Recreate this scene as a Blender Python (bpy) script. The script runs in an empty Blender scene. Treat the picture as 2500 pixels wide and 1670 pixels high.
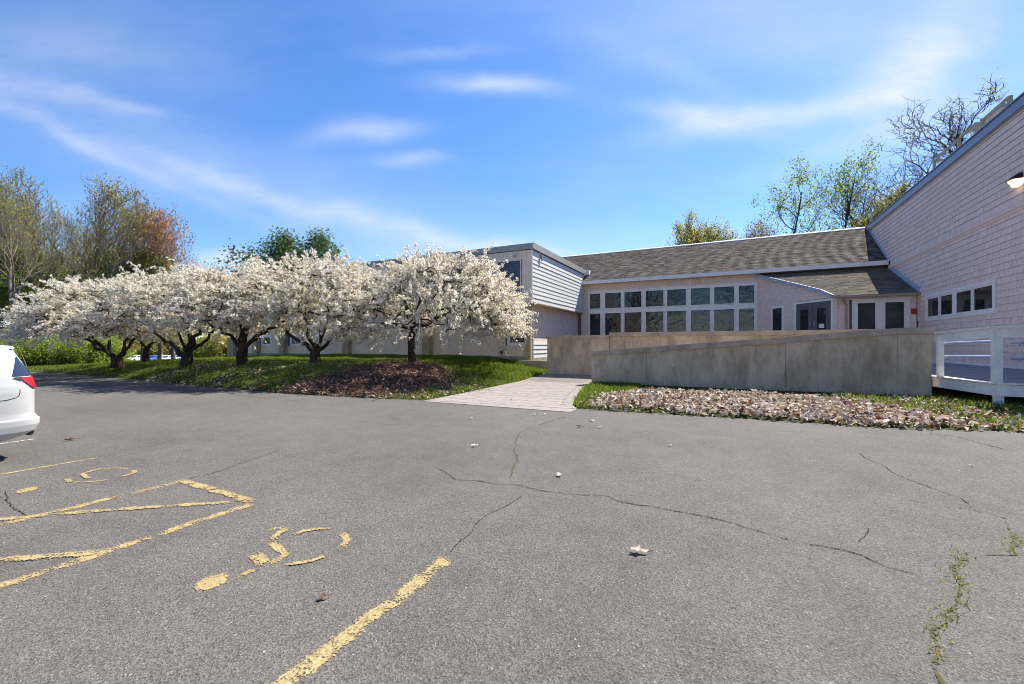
import bpy, math, random
import numpy as np
from mathutils import Vector, Matrix

# ------------------------------------------------------------------ camera, sky, sun, exposure
SC = bpy.context.scene
COL = SC.collection
H, FPX, PX0, PY0 = 1.65, 1046.0, 1250.0, 842.0          # eye height, focal length and principal point (photo pixels)
FWD = np.array([-.4476, .8942]); RGT = np.array([.8942, .4476])   # x runs along the gabled wing, y away from the lot
cam_d = bpy.data.cameras.new('camera'); cam = bpy.data.objects.new('camera', cam_d); COL.objects.link(cam)
cam_d.sensor_fit = 'HORIZONTAL'; cam_d.sensor_width = 36; cam_d.lens = 36 * FPX / 2500
cam_d.shift_y = (PY0 - 835) / 2500; cam_d.clip_start = .05; cam_d.clip_end = 3000
cam.location = (0, 0, H); cam.rotation_euler = (math.radians(90), 0, math.asin(.4476))
SC.camera = cam; SC.cycles.filter_width = 1.0
SC.view_settings.view_transform = 'Standard'; SC.view_settings.look = 'None'
SC.view_settings.exposure = 2.02; SC.view_settings.gamma = 1; SC.view_settings.use_curve_mapping = False
SUN = Vector((.265, .70, 1)).normalized()
sun_el = math.asin(SUN.z); sun_az = math.atan2(SUN.x, SUN.y)
sd = bpy.data.lights.new('sun', 'SUN'); so = bpy.data.objects.new('sun', sd); COL.objects.link(so)
sd.energy = 2.6; sd.angle = math.radians(.55); sd.color = (1, .945, .865)
so.rotation_euler = SUN.to_track_quat('Z', 'Y').to_euler(); so.location = (0, 0, 60)

W = bpy.data.worlds.new('World'); SC.world = W; W.use_nodes = True
nt = W.node_tree; nt.nodes.clear(); N = nt.nodes; L = nt.links
def wm(op, a, b=None, c=None):
    n = N.new('ShaderNodeMath'); n.operation = op
    for i, v in enumerate((a, b, c)):
        if v is None: continue
        if isinstance(v, (int, float)): n.inputs[i].default_value = v
        else: L.new(v, n.inputs[i])
    return n.outputs[0]
sky = N.new('ShaderNodeTexSky'); sky.sky_type = 'NISHITA'; sky.sun_disc = False
sky.sun_elevation = sun_el; sky.sun_rotation = sun_az; sky.air_density = 1.0; sky.dust_density = .3; sky.ozone_density = 3.0
tc = N.new('ShaderNodeTexCoord')
def dotv(v):
    n = N.new('ShaderNodeVectorMath'); n.operation = 'DOT_PRODUCT'; L.new(tc.outputs['Generated'], n.inputs[0]); n.inputs[1].default_value = v
    return n.outputs['Value']
zz = dotv((0, 0, 1)); cc = dotv((FWD[0], FWD[1], 0)); rr = dotv((RGT[0], RGT[1], 0))
cs = wm('MAXIMUM', cc, .05)
ga, gb = wm('DIVIDE', rr, cs), wm('DIVIDE', zz, cs)
def wnoise(x, y, scale, detail=4, rough=.55, sx=1, sy=1, seed=0):
    cb = N.new('ShaderNodeCombineXYZ'); L.new(wm('MULTIPLY', x, sx), cb.inputs[0]); L.new(wm('MULTIPLY', y, sy), cb.inputs[1]); cb.inputs[2].default_value = seed
    n = N.new('ShaderNodeTexNoise'); n.inputs['Scale'].default_value = scale; n.inputs['Detail'].default_value = detail; n.inputs['Roughness'].default_value = rough
    L.new(cb.outputs[0], n.inputs['Vector']); return n.outputs['Fac']
wx = wm('ADD', ga, wm('MULTIPLY', wm('SUBTRACT', wnoise(ga, gb, 3.2, 3, seed=1), .5), .16))
wy = wm('ADD', gb, wm('MULTIPLY', wm('SUBTRACT', wnoise(ga, gb, 3.2, 3, seed=7), .5), .12))
WISPS = [  # centre x, y, half length, half width (photo pixels seen from the lot), tilt degrees, amount
    (190, 345, 330, 17, -24, .30), (620, 470, 330, 20, -19, .22), (1010, 565, 330, 22, -15, .30), (1300, 622, 220, 20, -10, .40),
    (40, 210, 260, 32, -14, .34), (330, 262, 110, 14, -6, .25), (150, 130, 330, 60, -8, .22),
    (1205, 198, 120, 20, 0, .62), (900, 322, 105, 24, 4, .55), (1010, 393, 75, 16, 0, .42), (1040, 128, 130, 14, 6, .22),
    (1690, 285, 150, 24, -12, .52), (1900, 275, 260, 30, 10, .55), (2210, 190, 190, 62, 24, .62), (2290, 110, 160, 90, 50, .45),
    (2120, 330, 240, 26, 20, .34), (2330, 290, 200, 40, 24, .34), (1850, 60, 420, 80, -6, .20), (560, 400, 520, 70, -12, .22),
    (800, 530, 420, 55, -14, .20), (530, 628, 70, 14, 0, .75), (1420, 590, 300, 30, 0, .22), (1650, 180, 200, 30, -25, .2)]
tot = None
for (px, py, sl, ss, ang, amp) in WISPS:
    a0, b0 = (px - PX0) / FPX, (PY0 - py) / FPX; ca, sa = math.cos(math.radians(ang)), math.sin(math.radians(ang))
    x = wm('SUBTRACT', wx, a0); y = wm('SUBTRACT', wy, b0)
    p = wm('ADD', wm('MULTIPLY', x, ca * FPX / sl), wm('MULTIPLY', y, sa * FPX / sl))
    q = wm('ADD', wm('MULTIPLY', x, -sa * FPX / ss), wm('MULTIPLY', y, ca * FPX / ss))
    e = wm('MULTIPLY', wm('POWER', 2.718, wm('MULTIPLY', wm('ADD', wm('MULTIPLY', p, p), wm('MULTIPLY', q, q)), -.7)), amp)
    tot = e if tot is None else wm('ADD', tot, e)
front = wm('GREATER_THAN', cc, .06)
streak = wnoise(ga, gb, 5.5, 6, .62, 1, 3.4, 3)
tot = wm('MULTIPLY', tot, wm('ADD', .16, wm('MULTIPLY', streak, 1.15)))
tot = wm('MULTIPLY', tot, front)
zc = wm('ADD', wm('MAXIMUM', zz, 0), .18)
veil = wnoise(wm('DIVIDE', rr, zc), wm('DIVIDE', cc, zc), .8, 6, .6, 1, 2.2, 5)
veil = wm('MULTIPLY', wm('MAXIMUM', wm('SUBTRACT', veil, .50), 0), .55)
tot = wm('MINIMUM', wm('ADD', tot, veil), .93)
hs = N.new('ShaderNodeHueSaturation'); hs.inputs['Saturation'].default_value = 1.24; hs.inputs['Value'].default_value = 1.0
L.new(sky.outputs[0], hs.inputs['Color'])
mx = N.new('ShaderNodeMix'); mx.data_type = 'RGBA'; L.new(tot, mx.inputs['Factor']); tint = N.new('ShaderNodeMix'); tint.data_type = 'RGBA'; tint.blend_type = 'MULTIPLY'; tint.inputs['Factor'].default_value = 1; L.new(hs.outputs[0], tint.inputs['A']); tint.inputs['B'].default_value = (.74, .735, .83, 1); L.new(tint.outputs['Result'], mx.inputs['A'])
mx.inputs['B'].default_value = (3.5, 3.75, 4.2, 1)
bg = N.new('ShaderNodeBackground'); bg.inputs['Strength'].default_value = .063
L.new(mx.outputs['Result'], bg.inputs['Color'])
wo = N.new('ShaderNodeOutputWorld'); L.new(bg.outputs[0], wo.inputs[0])

# ------------------------------------------------------------------ helpers
rng = np.random.default_rng(7); random.seed(7)
def ray(px): return FWD + (px - PX0) / FPX * RGT
def gp(px, py, z=0.0):                                   # point on a level surface under a photo pixel
    d = ray(px) * FPX * (H - z) / (py - PY0); return (float(d[0]), float(d[1]))
def ondepth(px, t): d = ray(px) * t; return (float(d[0]), float(d[1]))
def zof(py, t): return H + (PY0 - py) * t / FPX

def tag(o, label=None, cat=None, group=None, kind=None):
    if label: o['label'] = label
    if cat: o['category'] = cat
    if group: o['group'] = group
    if kind: o['kind'] = kind
    return o
def thing(name, label, cat, loc=(0, 0, 0), rz=0, group=None):
    o = bpy.data.objects.new(name, None); COL.objects.link(o); o.location = loc; o.rotation_euler = (0, 0, rz)
    o.empty_display_size = .2
    return tag(o, label, cat, group)
def link(name, me, parent=None, kind=None, loc=None):
    o = bpy.data.objects.new(name, me); COL.objects.link(o)
    if parent is not None: o.parent = parent
    if kind: o['kind'] = kind
    if loc is not None: o.location = loc
    return o
def mesh_np(name, V, Q, mats, rnd=None, mi=None, smooth=False, e=None):
    """V (n,3); Q (m,k) equal-sized faces; rnd per face; e per vertex"""
    V = np.asarray(V, np.float32); Q = np.asarray(Q, np.int32); m, k = Q.shape
    me = bpy.data.meshes.new(name); me.vertices.add(len(V)); me.vertices.foreach_set('co', V.ravel())
    me.loops.add(m * k); me.loops.foreach_set('vertex_index', Q.ravel())
    me.polygons.add(m); me.polygons.foreach_set('loop_start', np.arange(0, m * k, k, dtype=np.int32))
    if smooth: me.polygons.foreach_set('use_smooth', np.ones(m, bool))
    for M_ in (mats if isinstance(mats, (list, tuple)) else [mats]): me.materials.append(M_)
    if mi is not None: me.polygons.foreach_set('material_index', np.asarray(mi, np.int32))
    if rnd is not None:
        a = me.attributes.new('rnd', 'FLOAT', 'FACE'); a.data.foreach_set('value', np.asarray(rnd, np.float32))
    if e is not None:
        a = me.attributes.new('edge', 'FLOAT', 'POINT'); a.data.foreach_set('value', np.asarray(e, np.float32))
    me.update(calc_edges=True); return me
class MB:
    """collects boxes, prisms and tubes and links them as one mesh"""
    def __init__(s): s.v = []; s.f = []; s.mi = []; s.r = []
    def add(s, vs, fs, mi=0, r=None):
        b = len(s.v); s.v += [tuple(map(float, p)) for p in vs]; r = random.random() if r is None else r
        for f in fs: s.f.append(tuple(b + i for i in f)); s.mi.append(mi); s.r.append(r)
        return s
    def box(s, x0, x1, y0, y1, z0, z1, mi=0, r=None):
        return s.hexa([(x0, y0, z0), (x1, y0, z0), (x1, y1, z0), (x0, y1, z0)], [(x0, y0, z1), (x1, y0, z1), (x1, y1, z1), (x0, y1, z1)], mi, r)
    def hexa(s, bot, top, mi=0, r=None, under=None):
        n = len(bot); fs = [tuple(reversed(range(n))), tuple(range(n, 2 * n))]
        fs += [(i, (i + 1) % n, n + (i + 1) % n, n + i) for i in range(n)]
        s.add(list(bot) + list(top), fs, mi, r)
        if under is not None: s.mi[-len(fs)] = under
        return s
    def bar(s, p, q, w, h, up=(0, 0, 1), mi=0):
        p, q, up = Vector(p), Vector(q), Vector(up); d = (q - p).normalized(); a = d.cross(up).normalized() * w / 2; b = a.cross(d).normalized() * h / 2
        return s.hexa([p - a - b, p + a - b, p + a + b, p - a + b], [q - a - b, q + a - b, q + a + b, q - a + b], mi)
    def tube(s, pts, r, n=8, mi=0):
        pts = [Vector(p) for p in pts]; rs = r if isinstance(r, (list, tuple)) else [r] * len(pts); V = []
        for i, p in enumerate(pts):
            d = (pts[min(i + 1, len(pts) - 1)] - pts[max(i - 1, 0)]).normalized()
            a = d.orthogonal().normalized() if abs(d.z) > .9 else d.cross(Vector((0, 0, 1))).normalized(); b = d.cross(a)
            V += [p + (a * math.cos(6.2832 * k / n) + b * math.sin(6.2832 * k / n)) * rs[i] for k in range(n)]
        F = [(i * n + k, i * n + (k + 1) % n, (i + 1) * n + (k + 1) % n, (i + 1) * n + k) for i in range(len(pts) - 1) for k in range(n)]
        F += [tuple(reversed(range(n))), tuple(range((len(pts) - 1) * n, len(pts) * n))]
        return s.add(V, F, mi)
    def mesh(s, name, mats, smooth=False):
        me = bpy.data.meshes.new(name); me.from_pydata(s.v, [], s.f)
        for m in (mats if isinstance(mats, (list, tuple)) else [mats]): me.materials.append(m)
        me.polygons.foreach_set('material_index', np.array(s.mi, np.int32))
        a = me.attributes.new('rnd', 'FLOAT', 'FACE'); a.data.foreach_set('value', np.array(s.r, np.float32))
        if smooth: me.polygons.foreach_set('use_smooth', np.ones(len(s.f), bool))
        me.update(); return me
    def build(s, name, mats, parent=None, kind=None, smooth=False): return link(name, s.mesh(name, mats, smooth), parent, kind)
def bevel(o, w=.01, seg=2):
    m = o.modifiers.new('bevel', 'BEVEL'); m.width = w; m.segments = seg; m.limit_method = 'ANGLE'; return o

# ------------------------------------------------------------------ materials
def nodes(name):
    m = bpy.data.materials.new(name); m.use_nodes = True; t = m.node_tree; b = t.nodes['Principled BSDF']; return m, t, b
def tn(t, kind, **kw):
    n = t.nodes.new(kind)
    for k, v in kw.items():
        if k in n.inputs: n.inputs[k].default_value = v
        else: setattr(n, k, v)
    return n
def ramp(t, fac, stops):
    r = t.nodes.new('ShaderNodeValToRGB'); cr = r.color_ramp
    while len(cr.elements) < len(stops): cr.elements.new(.5)
    for e, (p, c) in zip(cr.elements, stops): e.position = p; e.color = (*c, 1) if len(c) == 3 else c
    t.links.new(fac, r.inputs[0]); return r.outputs[0]
def mathn(t, op, a, b=0.0, c=None):
    n = t.nodes.new('ShaderNodeMath'); n.operation = op
    for i, v in enumerate((a, b, c)):
        if v is None: continue
        if isinstance(v, (int, float)): n.inputs[i].default_value = v
        else: t.links.new(v, n.inputs[i])
    return n.outputs[0]
def mixc(t, fac, a, b, mode='MIX'):
    n = t.nodes.new('ShaderNodeMix'); n.data_type = 'RGBA'; n.blend_type = mode
    for key, v in (('Factor', fac), ('A', a), ('B', b)):
        if isinstance(v, (int, float)): n.inputs[key].default_value = v
        elif isinstance(v, tuple): n.inputs[key].default_value = (*v, 1)
        else: t.links.new(v, n.inputs[key])
    return n.outputs['Result']
def pos(t, scale=(1, 1, 1)):
    g = t.nodes.new('ShaderNodeNewGeometry'); m = t.nodes.new('ShaderNodeMapping'); m.inputs['Scale'].default_value = scale
    t.links.new(g.outputs['Position'], m.inputs[0]); return m.outputs[0]
def noise(t, vec, scale, detail=4, rough=.55):
    n = tn(t, 'ShaderNodeTexNoise', Scale=scale, Detail=detail, Roughness=rough); t.links.new(vec, n.inputs['Vector']); return n.outputs['Fac']
def rndv(t):                                              # one random value per piece, joined or not
    a = tn(t, 'ShaderNodeAttribute', attribute_name='rnd'); o = t.nodes.new('ShaderNodeObjectInfo')
    return mathn(t, 'FRACT', mathn(t, 'ADD', a.outputs['Fac'], o.outputs['Random']))
def bump(t, b, h, strength=.3, dist=.02):
    n = tn(t, 'ShaderNodeBump', Strength=strength, Distance=dist); t.links.new(h, n.inputs['Height']); t.links.new(n.outputs[0], b.inputs['Normal'])
def paint(name, c, var=.12, scale=3, rough=.6, bs=40, bstr=.15, piece=0.0, dirt=None, dirt_amt=.35, stretch=(1, 1, 1), spec=.4, metal=0):
    m, t, b = nodes(name); p = pos(t, stretch); n = noise(t, p, scale, 6)
    lo, hi = tuple(x * (1 - var) for x in c), tuple(min(1, x * (1 + var)) for x in c)
    col = ramp(t, n, [(.3, lo), (.7, hi)])
    if piece:
        col = mixc(t, 1.0, col, ramp(t, rndv(t), [(0, (1 - piece,) * 3), (1, (1 + piece * .6,) * 3)]), 'MULTIPLY')
    if dirt:
        d = noise(t, pos(t, (1.3, 1.3, .35)), 1.7, 8, .7); col = mixc(t, mathn(t, 'MULTIPLY', ramp(t, d, [(.5, (0, 0, 0)), (.75, (1, 1, 1))]), dirt_amt), col, dirt)
    t.links.new(col, b.inputs['Base Color']); b.inputs['Roughness'].default_value = rough; b.inputs['Specular IOR Level'].default_value = spec; b.inputs['Metallic'].default_value = metal
    if bstr: bump(t, b, noise(t, p, bs, 3), bstr, .01)
    return m

def asphalt_mat():
    m, t, b = nodes('asphalt'); p = pos(t)
    big = noise(t, p, .28, 5, .6); med = noise(t, p, 2.2, 5, .65)
    base = ramp(t, mathn(t, 'ADD', mathn(t, 'MULTIPLY', big, .6), mathn(t, 'MULTIPLY', med, .4)), [(.3, (.090, .082, .071)), (.5, (.121, .110, .097)), (.74, (.154, .140, .124))])
    v = tn(t, 'ShaderNodeTexVoronoi', Scale=90); t.links.new(p, v.inputs['Vector'])
    grain = ramp(t, v.outputs['Color'], [(0, (.45, .44, .43)), (.38, (.87, .87, .87)), (.7, (1.10, 1.09, 1.08)), (.92, (1.38, 1.36, 1.33)), (1, (2.9, 2.85, 2.75))])
    v2 = tn(t, 'ShaderNodeTexVoronoi', Scale=210); t.links.new(p, v2.inputs['Vector'])
    g2 = ramp(t, v2.outputs['Color'], [(0, (.55, .55, .55)), (.6, (1.0, 1.0, 1.0)), (1, (1.5, 1.5, 1.48))])
    c = mixc(t, 1, mixc(t, 1, base, grain, 'MULTIPLY'), g2, 'MULTIPLY')
    st = noise(t, pos(t, (.5, 1.0, 1)), .9, 7, .7); c = mixc(t, mathn(t, 'MULTIPLY', ramp(t, st, [(.55, (0, 0, 0)), (.72, (1, 1, 1))]), .22), c, (.07, .066, .06))
    rust = noise(t, p, .55, 6, .7); c = mixc(t, mathn(t, 'MULTIPLY', ramp(t, rust, [(.6, (0, 0, 0)), (.75, (1, 1, 1))]), .16), c, (.17, .135, .09))
    t.links.new(c, b.inputs['Base Color']); b.inputs['Roughness'].default_value = .88; b.inputs['Specular IOR Level'].default_value = .25
    bump(t, b, mathn(t, 'ADD', v.outputs['Distance'], mathn(t, 'MULTIPLY', v2.outputs['Distance'], .5)), .7, .006); return m
def worn_mat(name, ca, cb, thr=.35, nscale=9, chip=1.3, rough=.8):
    m, t, b = nodes(name); p = pos(t); a = tn(t, 'ShaderNodeAttribute', attribute_name='edge')
    n = noise(t, p, nscale, 6, .65); n2 = noise(t, p, 60, 3, .6)
    al = mathn(t, 'ADD', a.outputs['Fac'], mathn(t, 'MULTIPLY', mathn(t, 'SUBTRACT', n, .5), chip * 2)); al = mathn(t, 'ADD', al, mathn(t, 'MULTIPLY', mathn(t, 'SUBTRACT', n2, .5), 2.4))
    al = ramp(t, al, [(thr, (0, 0, 0)), (min(1, thr + .34), (1, 1, 1))])
    t.links.new(al, b.inputs['Alpha']); vg = tn(t, 'ShaderNodeTexVoronoi', Scale=85); t.links.new(p, vg.inputs['Vector'])
    col = mixc(t, 1, mixc(t, noise(t, p, 2.3, 5, .7), ca, cb), ramp(t, vg.outputs['Color'], [(0, (.55, .52, .5)), (.45, (.9, .9, .9)), (1, (1.25, 1.25, 1.25))]), 'MULTIPLY')
    col = mixc(t, mathn(t, 'MULTIPLY', ramp(t, noise(t, p, 11, 6, .75), [(.52, (0, 0, 0)), (.66, (1, 1, 1))]), .55), col, tuple(x * .45 for x in ca)); t.links.new(col, b.inputs['Base Color']); b.inputs['Roughness'].default_value = rough; b.inputs['Specular IOR Level'].default_value = .25
    return m
def concrete_mat():
    m, t, b = nodes('board_marked_concrete'); p = pos(t)
    n = noise(t, p, 1.1, 8, .62); c = ramp(t, n, [(.25, (.42, .325, .225)), (.5, (.55, .435, .315)), (.75, (.66, .535, .40))])
    d = noise(t, pos(t, (1.6, 1.6, .55)), 1.3, 8, .72); c = mixc(t, mathn(t, 'MULTIPLY', ramp(t, d, [(.43, (0, 0, 0)), (.68, (1, 1, 1))]), .72), c, (.20, .14, .09))
    w = noise(t, pos(t, (3, 3, .5)), 2.1, 8, .75); c = mixc(t, mathn(t, 'MULTIPLY', ramp(t, w, [(.58, (0, 0, 0)), (.8, (1, 1, 1))]), .35), c, (.74, .58, .42))
    sp = noise(t, p, 7, 5, .7); c = mixc(t, mathn(t, 'MULTIPLY', ramp(t, sp, [(.64, (0, 0, 0)), (.72, (1, 1, 1))]), .4), c, (.22, .15, .10))
    rs = noise(t, pos(t, (1.5, 1.5, .5)), 1.9, 5, .6); c = mixc(t, mathn(t, 'MULTIPLY', ramp(t, rs, [(.62, (0, 0, 0)), (.75, (1, 1, 1))]), .35), c, (.52, .25, .12))
    t.links.new(c, b.inputs['Base Color']); b.inputs['Roughness'].default_value = .9; b.inputs['Specular IOR Level'].default_value = .2
    bump(t, b, noise(t, p, 14, 8, .7), .35, .02); return m
def glass_mat(name='dark_glass', c=(.014, .016, .02), ior=1.55, wav=.40, ws=1.7):
    m, t, b = nodes(name); n = noise(t, pos(t), .9, 3)
    t.links.new(ramp(t, n, [(.35, c), (.7, tuple(x * 2.2 for x in c))]), b.inputs['Base Color'])
    b.inputs['Roughness'].default_value = .015; b.inputs['IOR'].default_value = ior
    if wav: bump(t, b, noise(t, pos(t), ws, 2), wav, .05)
    return m
def leaf_mat(name, stops, trans=.35, rough=.6):
    m, t, b = nodes(name); a = tn(t, 'ShaderNodeAttribute', attribute_name='rnd')
    c = ramp(t, a.outputs['Fac'], stops); t.links.new(c, b.inputs['Base Color']); b.inputs['Roughness'].default_value = rough; b.inputs['Specular IOR Level'].default_value = .2
    tr = t.nodes.new('ShaderNodeBsdfTranslucent'); t.links.new(c, tr.inputs['Color']); ms = t.nodes.new('ShaderNodeMixShader'); ms.inputs[0].default_value = trans
    t.links.new(b.outputs[0], ms.inputs[1]); t.links.new(tr.outputs[0], ms.inputs[2]); t.links.new(ms.outputs[0], t.nodes['Material Output'].inputs[0]); return m
def bark_mat(name, a, c):
    m, t, b = nodes(name); n = noise(t, pos(t, (6, 6, 1.2)), 3, 8, .7); t.links.new(ramp(t, n, [(.3, a), (.7, c)]), b.inputs['Base Color']); b.inputs['Roughness'].default_value = .95
    b.inputs['Specular IOR Level'].default_value = .15; bump(t, b, noise(t, pos(t, (9, 9, 2)), 4, 6, .7), .8, .03); return m

def roof_mat(name, lo, hi):
    m, t, b = nodes(name); r = rndv(t); c = ramp(t, r, [(0, lo), (.5, tuple((x + y) / 2 for x, y in zip(lo, hi))), (1, hi)])
    n = noise(t, pos(t), .8, 6, .7); c = mixc(t, mathn(t, 'MULTIPLY', ramp(t, n, [(.5, (0, 0, 0)), (.72, (1, 1, 1))]), .35), c, (.06, .05, .045))
    g = noise(t, pos(t), 45, 3); c = mixc(t, .5, c, ramp(t, g, [(.3, (.5, .5, .5)), (.7, (1.4, 1.4, 1.4))]), 'MULTIPLY')
    t.links.new(c, b.inputs['Base Color']); b.inputs['Roughness'].default_value = .95; b.inputs['Specular IOR Level'].default_value = .15; bump(t, b, g, .4, .01); return m
def ground_mat():
    m, t, b = nodes('lawn_soil'); p = pos(t); n = noise(t, p, .5, 6, .65); n2 = noise(t, p, 9, 6, .7)
    c = ramp(t, n, [(.3, (.035, .05, .014)), (.6, (.055, .075, .02)), (.8, (.09, .085, .035))]); c = mixc(t, mathn(t, 'MULTIPLY', n2, .55), c, (.05, .036, .02))
    t.links.new(c, b.inputs['Base Color']); b.inputs['Roughness'].default_value = 1; b.inputs['Specular IOR Level'].default_value = .1; bump(t, b, n2, .8, .05); return m

M = dict(
    asphalt=asphalt_mat(), yellow=worn_mat('worn_yellow_paint', (.32, .235, .095), (.41, .325, .165), .42, 5, 1.4), yellow_mark=worn_mat('thin_worn_yellow_paint', (.31, .23, .095), (.40, .315, .16), .30, 9, .8), yellow_thin=worn_mat('faded_yellow_paint', (.27, .2, .09), (.33, .26, .13), .60, 7),
    white_line=worn_mat('worn_white_paint', (.42, .41, .39), (.5, .49, .47), .3), crack=worn_mat('crack_tar', (.012, .011, .010), (.03, .027, .024), .38, 5, .8, 1),
    moss=worn_mat('crack_moss', (.05, .055, .012), (.17, .13, .065), .50, 12, .9, 1), concrete=concrete_mat(),
    concrete_cap=paint('concrete_cap', (.42, .335, .25), .22, 2.5, .9, 30, .3, dirt=(.18, .14, .11), dirt_amt=.5), footing=paint('footing_concrete', (.38, .33, .26), .2, 2, .9, 30, .3, dirt=(.16, .13, .1)),
    shake=paint('pale_mauve_shake', (.84, .63, .56), .06, 2.2, .8, 60, .25, piece=.07, dirt=(.64, .45, .38), dirt_amt=.3, stretch=(3, 3, 1)),
    shake_butt=paint('shaded_shake_butt', (.13, .085, .07), .2, 6, .9), shake_back=paint('shake_underlay', (.16, .13, .13), .1, 3, .9), clap=paint('ivory_clapboard', (.70, .68, .63), .05, 3, .55, 50, .1, piece=.05, dirt=(.45, .4, .34), dirt_amt=.15),  # shake_butt: brown end grain, kept dark to paint the shadow line under each course
    white=paint('white_trim_paint', (.86, .78, .73), .06, 4, .5, 50, .1, dirt=(.5, .46, .42), dirt_amt=.2), rail=paint('weathered_white_paint', (.86, .81, .75), .08, 5, .6, 40, .25, dirt=(.33, .29, .25), dirt_amt=.4),
    beige=paint('beige_panel_paint', (.80, .635, .445), .08, 1.2, .7, 30, .1, dirt=(.40, .32, .24), dirt_amt=.25), pier=paint('tan_concrete_pier', (.42, .31, .19), .2, 2, .9, 25, .3, dirt=(.16, .12, .09)),
    greyboard=paint('grey_board_paint', (.70, .58, .49), .08, 3, .7, 40, .15, piece=.05), fascia=paint('grey_metal_fascia', (.30, .28, .285), .08, 1.5, .45, 30, .05, spec=.5),
    cap_light=paint('pale_metal_coping', (.50, .47, .43), .08, 1.5, .5, 30, .05), fascia_dark=paint('blue_grey_metal_fascia', (.13, .155, .24), .08, 1, .35, 30, .03, spec=.6),
    roof=roof_mat('weathered_roof_shingle', (.065, .054, .045), (.20, .165, .135)), roof_tan=roof_mat('tan_roof_shingle', (.12, .10, .078), (.22, .185, .145)), roof_base=paint('roof_underlay', (.05, .045, .04), .1),
    glass=glass_mat(), glass_hall=glass_mat('hall_glass', (.012, .012, .014), 1.32, .05), door=paint('slate_grey_door_paint', (.115, .105, .125), .05, 2, .45, 40, .05),
    dark=paint('dark_gap', (.02, .018, .017), .1), alu=paint('grey_aluminium', (.42, .42, .42), .08, 3, .35, 30, .05, metal=.6), gutter=paint('taupe_gutter', (.36, .29, .25), .08, 3, .4, 30, .05),
    flash=paint('blue_white_flashing', (.40, .45, .58), .08, 2, .5, 30, .05), red=paint('alarm_red', (.42, .03, .03), .1, 5, .4), paper=paint('white_notice_paper', (.8, .8, .78), .03),
    deck=paint('grey_deck_paint', (.30, .27, .27), .15, 3, .7, 40, .2, piece=.18, dirt=(.16, .13, .12), dirt_amt=.5), handrail=paint('pale_blue_handrail_paint', (.30, .40, .62), .1, 4, .4),
    paver=paint('pinkish_paver', (.285, .25, .22), .08, 4, .9, 50, .2, piece=.05), joint=paint('paver_joint_sand', (.26, .228, .20), .12, 8, 1), ground=ground_mat(),
    grass=leaf_mat('grass_blade', [(0, (.075, .115, .012)), (.5, (.15, .215, .022)), (.85, (.25, .29, .04)), (1, (.38, .33, .11))], .5),
    litter=leaf_mat('bleached_leaf', [(0, (.07, .028, .014)), (.3, (.20, .085, .04)), (.48, (.34, .22, .15)), (.75, (.55, .455, .36)), (1, (.74, .665, .56))], .2),
    mulch=leaf_mat('dark_red_leaf', [(0, (.06, .03, .02)), (.4, (.17, .085, .058)), (.75, (.30, .17, .12)), (1, (.56, .41, .31))], .2),
    petal=leaf_mat('crab_apple_petal', [(0, (.66, .53, .38)), (.25, (.82, .71, .57)), (.6, (.90, .83, .72)), (1, (.95, .91, .84))], .5),
    spring=leaf_mat('young_crab_apple_leaf', [(0, (.09, .10, .02)), (.5, (.22, .23, .05)), (1, (.42, .39, .12))], .4),
    bark=bark_mat('dark_rough_bark', (.022, .016, .013), (.085, .062, .052)), bark_pale=bark_mat('grey_brown_bark', (.10, .08, .06), (.30, .25, .19)),
    bark_black=bark_mat('blackish_bark', (.03, .027, .026), (.085, .075, .068)),
    leaf_olive=leaf_mat('olive_spring_leaf', [(0, (.16, .16, .03)), (.5, (.34, .32, .07)), (1, (.50, .42, .14))], .62), leaf_green=leaf_mat('fresh_green_leaf', [(0, (.10, .15, .02)), (.5, (.21, .29, .045)), (1, (.36, .41, .08))], .55),
    leaf_dark=leaf_mat('deep_green_leaf', [(0, (.045, .085, .03)), (.6, (.10, .165, .055)), (1, (.18, .24, .08))], .5), leaf_orange=leaf_mat('orange_spring_leaf', [(0, (.26, .10, .02)), (.5, (.48, .20, .045)), (1, (.55, .33, .10))], .62),
    leaf_lime=leaf_mat('lime_shrub_leaf', [(0, (.14, .20, .02)), (.5, (.29, .38, .045)), (1, (.46, .50, .11))], .6), leaf_pink=leaf_mat('pinkish_bud', [(0, (.22, .12, .09)), (1, (.42, .27, .2))], .4),
)

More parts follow.
